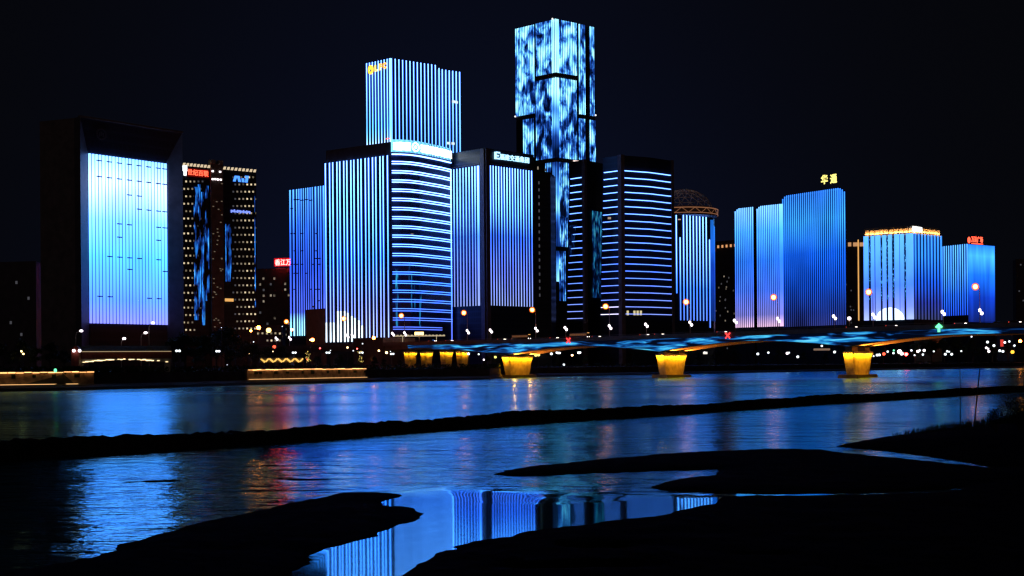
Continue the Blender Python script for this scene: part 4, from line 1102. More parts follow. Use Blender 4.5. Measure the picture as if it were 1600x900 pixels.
for c in (6.9, -6.9):
    sweep('girder', 'bridge', lambda t: [(c - 4.6, soffit(t)), (c + 4.6, soffit(t)), (c + 5.3, bz(t) - 1.91), (c - 5.3, bz(t) - 1.91)])
# blue light projected on the near web, put in as emission
m_w = glow_pattern('bridge projected light', (.055, .055, .55), [(.45, (.0, .002, .01)), (.52, (.005, .06, .28)), (.58, (.02, .30, .80)), (.66, (.10, .75, 1.15)), (.78, (.3, 1.0, 1.3))], .85, None, None, detail=4, dist=.8)
wts = [t for t in bt if t > -.72]
sweep('led_or_painted_glow', m_w, lambda t: [(11.95 + .25, bz(t) - 2.15), (12.1 + .25, bz(t) - 2.15), (11.3 + .42, soffit(t) + .35), (11.1 + .42, soffit(t) + .35)], wts)
sweep('handrail', 'polemetal', lambda t: [(13.5, bz(t) + .55), (13.62, bz(t) + .55), (13.62, bz(t) + .65), (13.5, bz(t) + .65)], [t for t in bt if t <= 4])
# piers
def spot(loc, target, energy, col, size=R(70), blend=.7, rad=.12):
    l = bpy.data.lights.new('pier_lamp', 'SPOT'); l.energy = energy; l.color = col; l.spot_size = size; l.spot_blend = blend; l.shadow_soft_size = rad
    o = bpy.data.objects.new('pier_lamp', l); COL.objects.link(o); o.location = loc
    o.rotation_euler = (Vector(target) - Vector(loc)).to_track_quat('-Z', 'Y').to_euler()
    return o
GOLD = (1.0, .38, .004)
def rect(t, la, lb, dt=0.0, do=0.0):
    c = bxy(t, do) + dirv * dt
    return [c - dirv * la / 2 + nrm * lb / 2, c + dirv * la / 2 + nrm * lb / 2, c + dirv * la / 2 - nrm * lb / 2, c - dirv * la / 2 - nrm * lb / 2]
fix = MB().box((0, 0, 0), (.3, .3, .25)).mesh('floodlight', emit('pier floodlight', (1.0, .6, .1), 3))
def pier(t, la, lb, la0, lb0, z0, z1, nf, ns, power, foot=None, do=0.0):
    rb, rt = rect(t, la0, lb0, do=do), rect(t, la, lb, do=do)
    o = MB().loft(rb, rt, z0, z1).obj('pier', 'pierstone', bridge)
    cap = MB().loft(rect(t, la + .5, lb + .5, do=do), rect(t, la + .8, lb + .8, do=do), z1 + .01, z1 + 1.1).obj('pier_cap', 'bridge', bridge)
    if foot:
        MB().loft(rect(t, foot[0], foot[1]), rect(t, foot[0] - .6, foot[1] - .6), -1, 1.5).obj('footing', 'darkstone', o)
    c = bxy(t, do)
    hgt = z1 - z0
    for k in range(nf):                                     # along the downstream face
        f = (k + .5) / nf - .5
        p = c + dirv * (la / 2 + .75) - nrm * lb * f; tg = c + dirv * (la * .3 + la0 * .2) - nrm * (lb * .55 + lb0 * .45) * f
        spot(V3(p, z1 + .5), V3(tg, z0 + hgt * .5), power, GOLD, R(100))
        inst('floodlight', fix, o, V3(c + dirv * (la / 2 + .7) - nrm * lb * f, z1 - .1))
    for k in range(ns):                                     # along the side facing the near bank
        f = (k + .5) / ns - .5
        p = c + nrm * (lb / 2 + .75) + dirv * la * f; tg = c + nrm * (lb * .28 + lb0 * .22) + dirv * (la * .55 + la0 * .45) * f
        spot(V3(p, z1 + .5), V3(tg, z0 + hgt * .5), power, GOLD, R(100))
        inst('floodlight', fix, o, V3(c + nrm * (lb / 2 + .7) + dirv * la * f, z1 - .1))
    return o
for t in PIERS:
    pier(t, 4.6, 21.0, 3.4, 15.6, 0, 10.8, 11, 4, 4200, (9.5, 23))
    for c in (6.9, -6.9):                                   # bearings and the lamps that wash the haunch
        MB().prism(rect(t, 3.2, 6.5, do=c), 11.92, soffit(t) + .05).obj('bearing', 'bridge', bridge)
        for dt_ in (3.4,):
            p = bxy(t, c) + dirv * dt_
            spot(V3(p, 11.6), V3(p + dirv * 16, soffit(t + .16) + .2), 45000, (1.0, .24, .02), R(120), 1.0, .2)
for t in (-.75, -.467):
    for do in (6.9, -6.9):
        pier(t, 4.0, 6.6, 3.4, 4.6, 5.5, 14.2, 4, 2, 1700, None, do)
        MB().prism(rect(t, 3, 4.5, do=do), 15.3, soffit(t) + .05).obj('bearing', 'bridge', bridge)
for t in (-1.55, -1.95, -2.35, -2.75, -3.15):
    for do in (6.9, -6.9):
        MB().loft(rect(t, 2.2, 3.2, do=do), rect(t, 2.4, 4.6, do=do), 5.3, soffit(t) + .05).obj('pier', 'pierstone', bridge)
MB().prism(rect(-1.03, 24, 27.6), 5, bz(-1.03) + 3.2).obj('abutment', 'stone', bridge)
spot(V3(bxy(-1.03, 15.0) + dirv * 3, 9), V3(bxy(-1.0, 13.8), 16), 60, (1, .4, .12), R(100), 1)
# lane signals
def signal(px, py, mat_, shape):
    u = uv(px, py)[0]; A_, B_ = bxy(0, 14.0), bxy(1, 14.0); p = hit(A_, B_, px, py); z = zat(p, px, py)
    n_ = nrm; mb = MB(); r = math.atan2(dirv.y, dirv.x)
    def bar(x0, z0, x1, z1, wd):
        a, b_ = V3(p + dirv * x0, z + z0), V3(p + dirv * x1, z + z1); d = (b_ - a).normalized(); s_ = d.cross(V3(n_, 0)).normalized() * wd / 2; q = V3(n_, 0) * .15
        mb.add([a - s_ - q, a + s_ - q, b_ + s_ - q, b_ - s_ - q, a - s_ + q, a + s_ + q, b_ + s_ + q, b_ - s_ + q], [(3, 2, 1, 0), (4, 5, 6, 7), (0, 1, 5, 4), (1, 2, 6, 5), (2, 3, 7, 6), (3, 0, 4, 7)])
    if shape == 'x': bar(-1.2, -1.3, 1.2, 1.3, .65); bar(-1.2, 1.3, 1.2, -1.3, .65)
    else: bar(0, -1.7, 0, .8, 1.0); bar(-1.3, .2, .25, 1.7, .8); bar(1.3, .2, -.25, 1.7, .8); bar(-.6, .6, .6, .6, 1.0)
    o = mb.obj('lane_signal', mat_, bridge)
signal(888, 532, 'red_sig', 'x'); signal(1137, 524.3, 'red_sig', 'x'); signal(1467, 512.5, 'green_sig', 'a')

# ------------------------------------------------------------------ lamps on the deck
def lamp_pair(mb, x, y, z, r=.62): mb.ball((x - .45, y, z + .75), r, 8, 6, 1.25); mb.ball((x + .45, y, z - .55), r, 8, 6, 1.25)
tall = empty('street_lamp', (0, 0, 0), 'x', 'street lamp', 'tall orange street lamps along the bridge')
MB().tube([(0, 0, 0), (0, 0, 6), (0, 0, 15.4), (-.6, 0, 16.2), (-1.5, 0, 16.5)], [.22, .2, .14, .12, .1], 8).obj('pole', 'polemetal', tall, True)
MB().ball((-1.9, 0, 16.4), .98, 12, 8, .95).obj('lamp_head', 'orange_lamp', tall, True)
mb = MB()
for rr_ in (1.15, 1.5): mb.tube([(-1.9 + rr_ * math.cos(2 * math.pi * k / 20), -.2, 16.4 + rr_ * math.sin(2 * math.pi * k / 20)) for k in range(21)], .17 if rr_ < 1.3 else .12, 5)
mb.obj('halo_ring', emit('amber halo ring', (1.0, .17, .02), .95), tall, True)  # glowing rings imitate the amber halo around the lamp head
mb = MB(); lamp_pair(mb, .3, -.3, 5.6); mb.obj('lamp_globe', 'white_light', tall, True)
short = empty('twin_globe_lamp', (0, 0, 0), 'x', 'street lamp', 'short white twin-globe lamps along the bridge')
MB().tube([(0, 0, 0), (0, 0, 5)], [.14, .1], 6).obj('pole', 'polemetal', short)
mb = MB(); mb.ball((-.42, 0, 5.75), .62, 8, 6, 1.3); mb.ball((.42, 0, 4.75), .62, 8, 6, 1.2); mb.obj('lamp_globe', 'white_light', short, True)
tl = [(538, 'over the brightest white stripes of the wide ringed tower'), (628, 'before the lower rings of the curved tower corner'), (726, 'before the left sheet of violet stripes'), (833, 'at the right end of the right sheet of violet stripes'),
      (948, 'before the left face of the wider twin ladder-lit tower'), (1074, 'before the domed tower'), (1211, 'before the pale-blue slab with the dark slot'), (1360, 'before the columned hotel'), (1527, 'before the smooth face of the red-signed tower'),
      (448, 'left of the white foot of the violet-blue slab'), (364, 'at the foot of the dotted tower, right wing'), (319, 'at the foot of the dotted tower, left wing')]
first = True
for px, lab in tl:
    p = hit(bxy(0, 0), bxy(1, 0), px + 4, 480); t = (p - D0).dot(DV) / DV.length_squared
    o = tall if first else copy_tree(tall); first = False
    o.location = (p.x, p.y, bz(t) - DK - .01); o['label'] = 'orange-headed bridge lamp, ' + lab
sl = [(551, 'left, between white stripes of the wide ringed tower'), (614, 'at the left corner of the ringed tower'), (767, 'under the dark gap between the two violet stripe sheets'), (884, 'under the left twin ladder-lit tower'), (1010, 'under the wider twin ladder-lit tower'), (1149, 'at the left foot of the pale-blue slab'),
      (1304, 'at the right foot of the deep-blue ribbed tower'), (1474, 'between the hotel and the tower with red roof sign'), (432, 'over the low office windows, left of the slab')]
first = True
for px, lab in sl:
    p = hit(bxy(0, 13), bxy(1, 13), px, 510); t = (p - D0).dot(DV) / DV.length_squared
    o = short if first else copy_tree(short); first = False
    o.location = (p.x, p.y, bz(t) - DK - .01); o['label'] = 'short twin-white-globe bridge lamp, ' + lab
p = hit(bxy(0, -12), bxy(1, -12), 1327, 495); t = (p - D0).dot(DV) / DV.length_squared
o = empty('globe_lamp', (p.x, p.y, bz(t) - DK - .01), 'single round white globe lamp on the bridge by the block with the gold line', 'street lamp')
MB().tube([(p.x, p.y, bz(t) - 1.2), (p.x, p.y, bz(t) + 4.4)], .14, 6).obj('pole', 'polemetal', o); MB().ball((p.x, p.y, bz(t) + 5), .85).obj('lamp_globe', 'white_light', o, True)
# yellow floodlight mast at the abutment
p = hit(bxy(0, -6), bxy(1, -6), 655, 521); t = (p - D0).dot(DV) / DV.length_squared
o = empty('floodlight_mast', (p.x, p.y, bz(t) - 1.2), 'mast with a wide pale-yellow floodlight bar near the left end of the bridge', 'floodlight')
z = zat(p, 655, 521); MB().tube([(p.x, p.y, bz(t) - 1.2), (p.x, p.y, z)], .2, 6).obj('pole', 'polemetal', o)
MB().box((p.x, p.y, z), (5.2, .7, 1.7)).obj('lamp_head', 'yellow_lamp', o)
mb = MB()
for k in range(14): mb.box((p.x - 14 + k * 2.1 + 1, p.y + 3, z - .9), (1.1, .3, .4))
mb.box((p.x, p.y + 3.3, z - 1.4), (30, .3, .5)); mb.tube([(p.x - 10, p.y + 3, bz(t) - 1.2), (p.x - 10, p.y + 3, z - 1.2)], .15).tube([(p.x + 10, p.y + 3, bz(t) - 1.2), (p.x + 10, p.y + 3, z - 1.2)], .15)
mb.obj('light_row', emit('row of warm bulbs', (1, .8, .5), .55), o)

# ------------------------------------------------------------------ traffic on the deck
def make_car(paint, label):
    r = empty('car', (0, 0, 0), label, 'car', 'cars crossing the bridge')
    body = [[(-2.2, -.85, .35), (-2.2, .85, .35), (-2.2, .8, .85), (-2.2, -.8, .85)], [(-1.9, -.9, .25), (-1.9, .9, .25), (-1.9, .86, .95), (-1.9, -.86, .95)], [(.9, -.9, .25), (.9, .9, .25), (.9, .86, .92), (.9, -.86, .92)], [(2.1, -.85, .3), (2.1, .85, .3), (2.1, .78, .7), (2.1, -.78, .7)]]
    MB().ring_loft([[Vector(p) for p in q] for q in body]).obj('body', paint, r)
    cab = [[(-1.7, -.8, .93), (-1.7, .8, .93), (1.0, .8, .91), (1.0, -.8, .91)], [(-1.1, -.65, 1.45), (-1.1, .65, 1.45), (.2, .65, 1.45), (.2, -.65, 1.45)]]
    MB().ring_loft([[Vector(p) for p in q] for q in cab]).obj('cabin', 'car_glass', r)
    for x in (-1.35, 1.35):
        for y in (-.86, .86): MB().tube([(x, y - .1, .32), (x, y + .1, .32)], .32, 12).obj('wheel', 'rubber', r)
    for y in (-.6, .6):
        MB().ball((2.12, y, .62), .3, 8, 6).obj('headlight', 'headlight', r); MB().ball((-2.22, y, .7), .26, 8, 6).obj('tail_light', 'taillight', r)
    return r
cars = {k: None for k in ('car_dark', 'car_white', 'car_red')}
cl_ = [(676, 'car_dark', 1, 'dark car near the yellow floodlight mast on the bridge'), (702, 'car_white', 1, 'white car left of the first lamp beside the violet stripes'), (730, 'car_red', -1, 'red car with lit tail lights below the left violet stripes'),
       (784, 'car_dark', 1, 'dark car on the bridge above the gold pier nearest the left bank'), (846, 'car_white', -1, 'white car just right of the long dark bus'), (866, 'car_dark', 1, 'dark car between the two buses on the bridge'), (932, 'car_dark', 1, 'dark car just right of the second bus'),
       (1007, 'car_white', 1, 'white car under the wider twin ladder-lit tower'), (1030, 'car_dark', 1, 'dark car above the middle gold pier'), (1066, 'car_red', -1, 'red car under the domed tower'), (1128, 'car_white', 1, 'white car above the red cross between middle and right piers'),
       (1265, 'car_white', -1, 'white car before the deep-blue ribbed tower'), (1331, 'car_dark', 1, 'dark car beside the single round globe lamp'), (1374, 'car_red', -1, 'red car under the hotel lamp'), (1393, 'car_white', 1, 'white car below the half-disc of light'), (1442, 'car_dark', -1, 'dark car below the right edge of the hotel'),
       (1501, 'car_white', 1, 'white car before the striped face of the red-signed tower'), (1555, 'car_red', -1, 'red car right of the red-signed tower'), (1586, 'car_dark', 1, 'dark car at the right end of the bridge in view')]
for px, paint, dr, lab in cl_:
    off = 8.5 if dr > 0 else -3
    p = hit(bxy(0, off), bxy(1, off), px, 515); t = (p - D0).dot(DV) / DV.length_squared
    if cars[paint] is None: cars[paint] = o = make_car(paint, lab)
    else: o = copy_tree(cars[paint]); o['label'] = lab
    o.location = (p.x, p.y, bz(t) - DK + .02); o.rotation_euler = (0, 0, math.atan2(dirv.y, dirv.x) + (0 if dr > 0 else math.pi))
def make_bus(px, lab):
    p = hit(bxy(0, 4), bxy(1, 4), px, 515); t = (p - D0).dot(DV) / DV.length_squared
    r = empty('bus', (0, 0, 0), lab, 'bus', 'buses crossing the bridge')
    MB().box((0, 0, 1.0), (11.5, 2.5, 1.3)).box((0, 0, 2.95), (11.3, 2.4, .5)).box((-5.6, 0, 2.2), (.3, 2.45, 1.2)).box((5.6, 0, 2.2), (.2, 2.45, 1.2)).obj('body', 'car_dark', r)
    for k in range(7): MB().box((-4.6 + k * 1.5, 0, 2.17), (1.35, 2.3, 1.0)).obj('window', 'bus_win', r)
    for x in (-3.6, 3.6):
        for y in (-1.15, 1.15): MB().tube([(x, y - .12, .5), (x, y + .12, .5)], .5, 12).obj('wheel', 'rubber', r)
    for y in (-.9, .9): MB().ball((5.75, y, .9), .28).obj('headlight', 'headlight', r); MB().ball((-5.8, y, .9), .25).obj('tail_light', 'taillight', r)
    MB().box((5.5, 0, 3.05), (.6, 1.8, .3)).obj('destination_light', 'gold_line', r)
    r.location = (p.x, p.y, bz(t) - DK + .02); r.rotation_euler = (0, 0, math.atan2(dirv.y, dirv.x))
make_bus(814, 'long dark bus with dim amber windows above the left gold pier')
make_bus(905, 'dark bus with dim amber windows below the left twin ladder-lit tower')

# ================================================================== the far bank
# lit embankment walls
def emb_wall(x0, y0, x1, y1, ztop, zbot, label, dimend):
    p0 = ground(x0, y0, zbot); p1 = ground(x1, y1, zbot)
    A_, B_ = Vector(p0[:2]), Vector(p1[:2]); out = outward(A_, B_)
    r = empty('embankment_wall', (A_.x, A_.y, zbot), label, 'wall')
    MB().prism([A_, B_, B_ - out * 1.2, A_ - out * 1.2], zbot - .6, ztop).obj('wall', 'wallstone', r)
    MB().prism([A_ + out * .5, B_ + out * .5, B_ - out * 1.5, A_ - out * 1.5], ztop + .01, ztop + .28).obj('coping', 'concrete', r)
    mb = MB(); n_ = int((B_ - A_).length / 2.4); rr_ = random.Random(int(x0) + 9)
    for k in range(n_):
        q = A_.lerp(B_, (k + .5) / n_) + out * .62; mb.box((q.x, q.y, ztop - .05 + rr_.uniform(-.1, .12)), (2.2, .18, rr_.uniform(.12, .34)), ang(A_, B_))
    mb.obj('light_strip', 'gold_strip', r)
    q0, q1 = A_ + out * .9, A_.lerp(B_, dimend) + out * .9
    mb = MB(); mb.prism([q0, q1, q1 + out * .2, q0 + out * .2], zbot + .05, zbot + .25); mb.obj('foot_light', 'gold_dim', r)
    for k in range(int(n_ / 3)):
        q = A_.lerp(B_, (k + rr_.random()) / (n_ / 3)) + out * .25; MB().box((q.x, q.y, ztop - 1.2), (rr_.uniform(.6, 1.8), .45, rr_.uniform(.8, 1.8)), ang(A_, B_)).obj('hanging_plant', 'leaf', r)
emb_wall(-260, 605.8, 147, 600.1, 5.7, 1.7, 'stone embankment wall washed by warm light under its coping, at the far left', .93)
emb_wall(386, 593.5, 571, 589.9, 5.8, 1.9, 'stone embankment wall with a thin warm light line, below the striped towers', 1.0)

# covered footbridge
A_, B_ = Vector(P(119, 545, 452)[:2]), Vector(P(267, 545, 462)[:2]); rz = ang(A_, B_); out = outward(A_, B_); ee = (B_ - A_).normalized(); ln = (B_ - A_).length
r = empty('covered_footbridge', (A_.x, A_.y, GL), 'red timber covered footbridge with a grey roof and lights under its curved deck', 'footbridge')
zr0, zr1, zd = zat(A_, 119, 548), zat(A_, 119, 540.5), zat(A_, 119, 563)
out4 = out * 3.2
MB().add([V3(A_ + out4, zr0), V3(B_ + out4, zr0), V3(B_, zr1), V3(A_, zr1), V3(A_ - out4, zr0), V3(B_ - out4, zr0), V3(A_ + out4, zr0 - .25), V3(B_ + out4, zr0 - .25), V3(A_ - out4, zr0 - .25), V3(B_ - out4, zr0 - .25)],
    [(0, 1, 2, 3), (3, 2, 5, 4), (0, 6, 7, 1), (4, 5, 9, 8), (6, 8, 9, 7), (0, 3, 4, 8, 6), (1, 7, 9, 5, 2)]).obj('roof', 'rooftile', r)
MB().prism([A_ + out4 * 1.02, B_ + out4 * 1.02, B_ + out4 * .98, A_ + out4 * .98], zr0 - .5, zr0 - .26).obj('eave_light', emit('eave light', (1, .72, .4), .38, True), r)
mb = MB()
for k in range(31):
    q = A_.lerp(B_, k / 30) + out * 2.4; mb.box((q.x, q.y, (zd + zr0) / 2), (.28, .28, zr0 - zd - .3), rz)
mb.obj('colonnade', 'red_paint', r)
MB().prism([A_ + out * 2.1, B_ + out * 2.1, B_ + out * 1.9, A_ + out * 1.9], zd + .5, zr0 - .4).obj('wall', 'red_paint', r)
def arch(t): return zd - .9 + 1.1 * math.sin(math.pi * t)
mb = MB(); rings = []
for k in range(25):
    t = k / 24; p = A_.lerp(B_, t); rings.append([V3(p + out * 2.8, arch(t) - .2), V3(p + out * 2.8, zd + .45), V3(p - out * 2.8, zd + .45), V3(p - out * 2.8, arch(t) - .2)])
mb.ring_loft(rings).obj('deck', 'concrete', r)
mb = MB(); rr_ = random.Random(4)
for k in range(30):
    t = .08 + .9 * k / 30
    if rr_.random() < .22 and k > 10: continue
    p = A_.lerp(B_, t) + out * 2.95; mb.box((p.x, p.y, arch(t) + rr_.uniform(-.1, .15)), (rr_.uniform(.7, 1.15), .2, rr_.uniform(.18, .42)), rz)
mb.obj('deck_light', emit('deck light', (1, .74, .38), 2.4, True), r)
for t in (.04, .96):
    p = A_.lerp(B_, t); MB().prism([p + out * 2 - ee, p + out * 2 + ee, p - out * 2 + ee, p - out * 2 - ee], GL - .3, zd - .4).obj('pier', 'concrete', r)
# little kiosk with lamps at its left end
p = P(119, 545, 446); k_ = empty('kiosk', (p.x, p.y, GL), 'tiny red-roofed gate kiosk with two white lamps at the left end of the footbridge', 'kiosk')
MB().prism([(p.x - 1.3, p.y - 1.2), (p.x + 1.3, p.y - 1.2), (p.x + 1.3, p.y + 1.2), (p.x - 1.3, p.y + 1.2)], GL - .2, p.z - .6).obj('wall', 'red_paint', k_)
MB().loft([(p.x - 1.8, p.y - 1.6), (p.x + 1.8, p.y - 1.6), (p.x + 1.8, p.y + 1.6), (p.x - 1.8, p.y + 1.6)], [(p.x - .4, p.y - .2), (p.x + .4, p.y - .2), (p.x + .4, p.y + .2), (p.x - .4, p.y + .2)], p.z - .5, p.z + 1.0).obj('roof', 'red_paint', k_)
for x in (115.3, 124.4):
    q = P(x, 548, 444); MB().ball(q, .55).obj('lamp', 'white_light', k_, True)
# curved street lamps behind the footbridge
cs = [(118.5, 539, 127, 517, 'at its left end'), (189.5, 540, 194, 529, 'at its middle, the shortest'), (220.5, 540, 227.5, 520, 'right of its middle'), (233, 545, 239, 504.5, 'against the bottom edge of the light screen')]
base = None
for x0, y0, x1, y1, lab in cs:
    p0, p1 = P(x0, y0, 500), P(x1, y1, 500)
    o = empty('curved_lamp', (p0.x, p0.y, GL), 'white curved-arm lamp behind the footbridge, ' + lab, 'street lamp', 'curved lamps behind the footbridge')
    MB().tube([(p0.x, p0.y, GL), (p0.x, p0.y, p1.z - 1.6), (p0.x + .3, p0.y, p1.z - .7), (p1.x - .4, p0.y, p1.z - .1)], [.16, .14, .12, .1], 6).obj('pole', 'polemetal', o)
    MB().ball((p1.x, p0.y, p1.z), .72, 10, 6, .7).obj('lamp_head', 'white_light', o, True)
# green signal on the wall
p = P(86.5, 579, 408); o = empty('signal_lamp', (p.x, p.y, 5.7), 'small green signal lamp standing on the lit wall at the far left', 'signal')
MB().tube([(p.x, p.y, 5.6), (p.x, p.y, p.z)], .08).obj('post', 'metal', o); MB().ball((p.x, p.y, p.z), .5, 8, 6, 1.4).obj('lamp', 'green_sig', o, True)

# zigzag-lit pavilion
A_, B_ = Vector(P(407, 563, 540)[:2]), Vector(P(474, 563, 545)[:2]); rz = ang(A_, B_); out = outward(A_, B_)
r = empty('pavilion', (A_.x, A_.y, GL), 'low riverside pavilion edged by a golden zigzag of lights', 'pavilion')
z0, z1 = zat(A_, 407, 566), zat(A_, 407, 560.5)
mb = MB()
for k in range(5):
    a_, m_, b_ = A_.lerp(B_, k / 5), A_.lerp(B_, (k + .55) / 5), A_.lerp(B_, (k + 1) / 5)
    q = out * .3
    mb.tube([V3(a_.lerp(m_, .05) + q, z1), V3(m_.lerp(a_, .08) + q, z0)], .42, 6); mb.tube([V3(m_.lerp(b_, .1) + q, z0 + .2), V3(b_.lerp(m_, .12) + q, z1)], .34, 6)
mb.obj('light_strip', emit('golden zigzag light', (1.0, .55, .12), 1.3, True), r)
MB().prism([A_, B_, B_ - out * 8, A_ - out * 8], z0 - .1, z1 + .3).obj('roof', 'rooftile', r)
for k in range(6):
    p = A_.lerp(B_, k / 5) - out * .5; MB().tube([V3(p, GL - .3), V3(p, z0)], .18).obj('post', 'red_paint', r)

# twin-globe promenade lamps on the left bank
pl = [(276, 280.5, 548.2, 'nearest the covered footbridge'), (338.6, 342.4, 548.8, 'before the dotted tower'), (457.8, 461.6, 551, 'right above the zigzag-lit pavilion'), (510.5, 514.5, 551, 'below the left end of the bridge ramp'), (562.5, 566.3, 551, 'over the yellow-lit tree'), (611, 614.6, 553, 'left of the gold-lit bridge columns')]
first = None
for x0, x1, y, lab in pl:
    Y = shore_Y((x0 + x1) / 2) + 35; p0, p1 = P(x0, y, Y), P(x1, y, Y); c = (p0 + p1) / 2
    o = empty('promenade_lamp', (c.x, c.y, GL), 'promenade lamp with two side-by-side white globes, ' + lab, 'street lamp', 'twin promenade lamps on the left bank')
    MB().tube([(c.x, c.y, GL - .1), (c.x, c.y, c.z - .5)], .1).tube([p0 - Vector((0, 0, .4)), p1 - Vector((0, 0, .4))], .07).obj('pole', 'metal', o)
    for p in (p0, p1): MB().ball(p, .48).obj('lamp_globe', 'park_light', o, True)

# single lamps scattered along the bank
def bank_lamp(px, py, mat_, r_, label, grp, dY=60, Yabs=None, name='bank_lamp'):
    Y = Yabs or shore_Y(px) + dY
    p = P(px, py, Y); o = empty(name, (p.x, p.y, GL), label, 'lamp', grp)
    MB().tube([(p.x, p.y, GL - .2), (p.x, p.y, p.z)], .1, 5).obj('pole', 'metal', o)
    MB().ball(p, r_ * .62 * Y / 1000.0, 8, 6).obj('lamp_globe', mat_, o, True)
G_ = 'small lamps scattered along the far bank'
for px, py, rr_ in ((346, 512, .5), (396.5, 534, .6), (355, 570, .5), (516.5, 547.5, .6), (552, 548, .8), (566.5, 537, .8), (610, 549, .6), (396, 534.5, .5), (441, 510, .6)):
    bank_lamp(px, py, 'park_light', rr_, 'small white lamp dot among the dark trees left of the bridge columns', 'white lamp dots on the left bank', 50)
for px, py, m_, r_, lab in ((392, 517, 'orange_lamp', 1.5, 'small orange lamp at the right foot of the dotted tower'), (456, 515, 'orange_lamp', 1.6, 'small orange lamp just left of the white foot of the slab'), (485, 531, 'warm_light', 1.1, 'smaller warm lamp touching the orange lamp before the brown block'), (543, 543, 'warm_light', 1.2, 'warm lamp below the left end of the bridge ramp'),
        (500, 544, 'redwhite_sign', .9, 'tiny red lamp beside the twin globes under the ramp'), (558, 545, 'redwhite_sign', .8, 'tiny red lamp under the ramp, left of the amber globe'), (592, 548, 'warm_light', 1.3, 'warm lamp just left of the large amber globe'), (389, 551.5, 'warm_light', 1.0, 'dim warm lamp among trees left of the zigzag pavilion'), (33.5, 549, 'warm_light', 1.2, 'dim warm window lamp among trees at the far left'), (36.5, 553, 'warm_light', 1.2, 'second dim warm lamp among trees at the far left'), (426, 549, 'warm_light', .9, 'dim warm lamp above the zigzag lights')):
    bank_lamp(px, py, m_, r_, lab, None, 55)
bank_lamp(604, 551, 'warm_light', 1.6, 'large soft amber globe lamp left of the gold-lit bridge columns', None, 50)
for px, py in ((404, 512), (419.8, 516)):
    bank_lamp(px, py, 'orange_lamp' if px < 410 else 'yellow_lamp', 2.6 if px < 410 else 3.2, 'orange road lamp at the foot of the dotted tower' if px < 410 else 'large pale-yellow road lamp right of the dotted tower', None, 0, 640, 'road_lamp')
bank_lamp(488.5, 531, 'orange_lamp', 2.2, 'orange road lamp before the small dark brown block', None, 0, 640, 'road_lamp')
bank_lamp(584, 528, 'orange_lamp', 2.0, 'small orange lamp before the right stripes of the ringed tower', None, 0, 700, 'road_lamp')
bank_lamp(428.5, 542, 'red_sign', 2.2, 'red traffic light left of the bridge ramp', None, 0, 640, 'traffic_light')
bank_lamp(480, 561.5, 'red_sign', .9, 'tiny pink-red lamp at the foot of the yellow lit post', None, 50)
wl = [(1284, 540.5), (1304, 550), (1365, 556.5), (1370.5, 554.8), (1374, 554.5), (1387, 549.4), (1396, 551.7), (1424, 547.5), (1429, 555), (1434, 549), (1437, 547.5), (1442, 554), (1444, 547.5), (1459, 549), (1480, 549), (1483, 549.6), (1477, 553.5), (1487, 553.5), (1502, 548.6),
      (1518, 526), (1543, 534.5), (1541, 543.5), (1544, 545), (1545, 549), (1553, 540), (1570, 535), (1577, 533.5), (1562, 548), (1567, 549), (1585, 540), (1183, 533), (1228.5, 533), (1200.5, 551), (1184, 553), (1246.5, 557.5), (1230, 552), (1233, 551), (1101, 551), (881, 569.8), (870, 551), (861.5, 552.8), (756, 562), (748, 553.5), (732, 552.8), (905, 551.5)]
ri = random.Random(8)
for i, (px, py) in enumerate(wl):
    reg = 'far right below the bridge' if px > 1500 else 'right of the right gold pier' if px > 1362 else 'between the middle and right gold piers' if px > 1072 else 'near the left gold pier'
    bank_lamp(px, py, 'park_light' if ri.random() < .7 else 'white_light', ri.choice([1.1, 1.4, 1.7]), 'small white lamp dot on the dark bank, ' + reg, 'white lamp dots, ' + reg, 70)
# brighter cluster, coloured lights
for px, py, m_, r_, lab in ((1405.5, 549.5, 'white_light', 2.8, 'brightest white floodlight on the bank right of the right gold pier'), (1409, 552.5, 'white_light', 2.2, 'lower of the two brightest white floodlights on the right bank'), (1416, 553.5, 'redwhite_sign', 2.2, 'salmon pink light right of the brightest bank floodlights'), (1381, 553, 'red_sign', 2.0, 'dark red lit sign lamp right of the right gold pier'),
        (1396.5, 547.5, 'green_sig', 1.2, 'small green light left of the brightest bank floodlights'), (1582, 550, 'amber_sign', 2.4, 'amber lamp low on the bank at the far right'), (1594, 533, 'orange_lamp', 2.0, 'orange street lamp on the bank at the right edge'), (837, 555, 'gold_sign', 2.0, 'yellow lit lantern just right of the left gold pier'), (841.5, 554.5, 'gold_sign', 2.0, 'second yellow lit lantern right of the left gold pier'),
        (774, 558, 'gold_sign', 1.7, 'yellow lit lantern just left of the left gold pier'), (894, 555, 'warm_light', 1.4, 'dim amber lantern under the left half of the bridge')):
    bank_lamp(px, py, m_, r_, lab, None, 75)
# upright red sign and pale lit boards
p = P(1565.5, 536, 1400); o = empty('sign_pillar', (p.x, p.y, GL), 'upright narrow red lit sign on the bank at the far right', 'sign')
MB().box((p.x, p.y, p.z), (3.2, .6, 7.5)).obj('sign_face', emit('red pillar light', (1, .07, .05), .75), o); MB().tube([(p.x, p.y, GL - .2), (p.x, p.y, p.z - 3)], .25).obj('post', 'metal', o)
p = P(1284, 546, 1060); o = empty('lit_shelter', (p.x, p.y, GL), 'low shelter with a dim beige lit roof edge left of the right gold pier', 'shelter')
MB().box((p.x, p.y, p.z), (12.5, 5, 1.6)).obj('roof', emit('beige roof light', (1, .62, .42), .22), o)
for s_ in (-5, 5): MB().tube([(p.x + s_, p.y, GL - .2), (p.x + s_, p.y, p.z - .7)], .2).obj('post', 'metal', o)
p = P(1102, 551.5, 900); o = empty('bulletin_board', (p.x, p.y, GL), 'faint lit board under the bridge right of the middle gold pier', 'board')
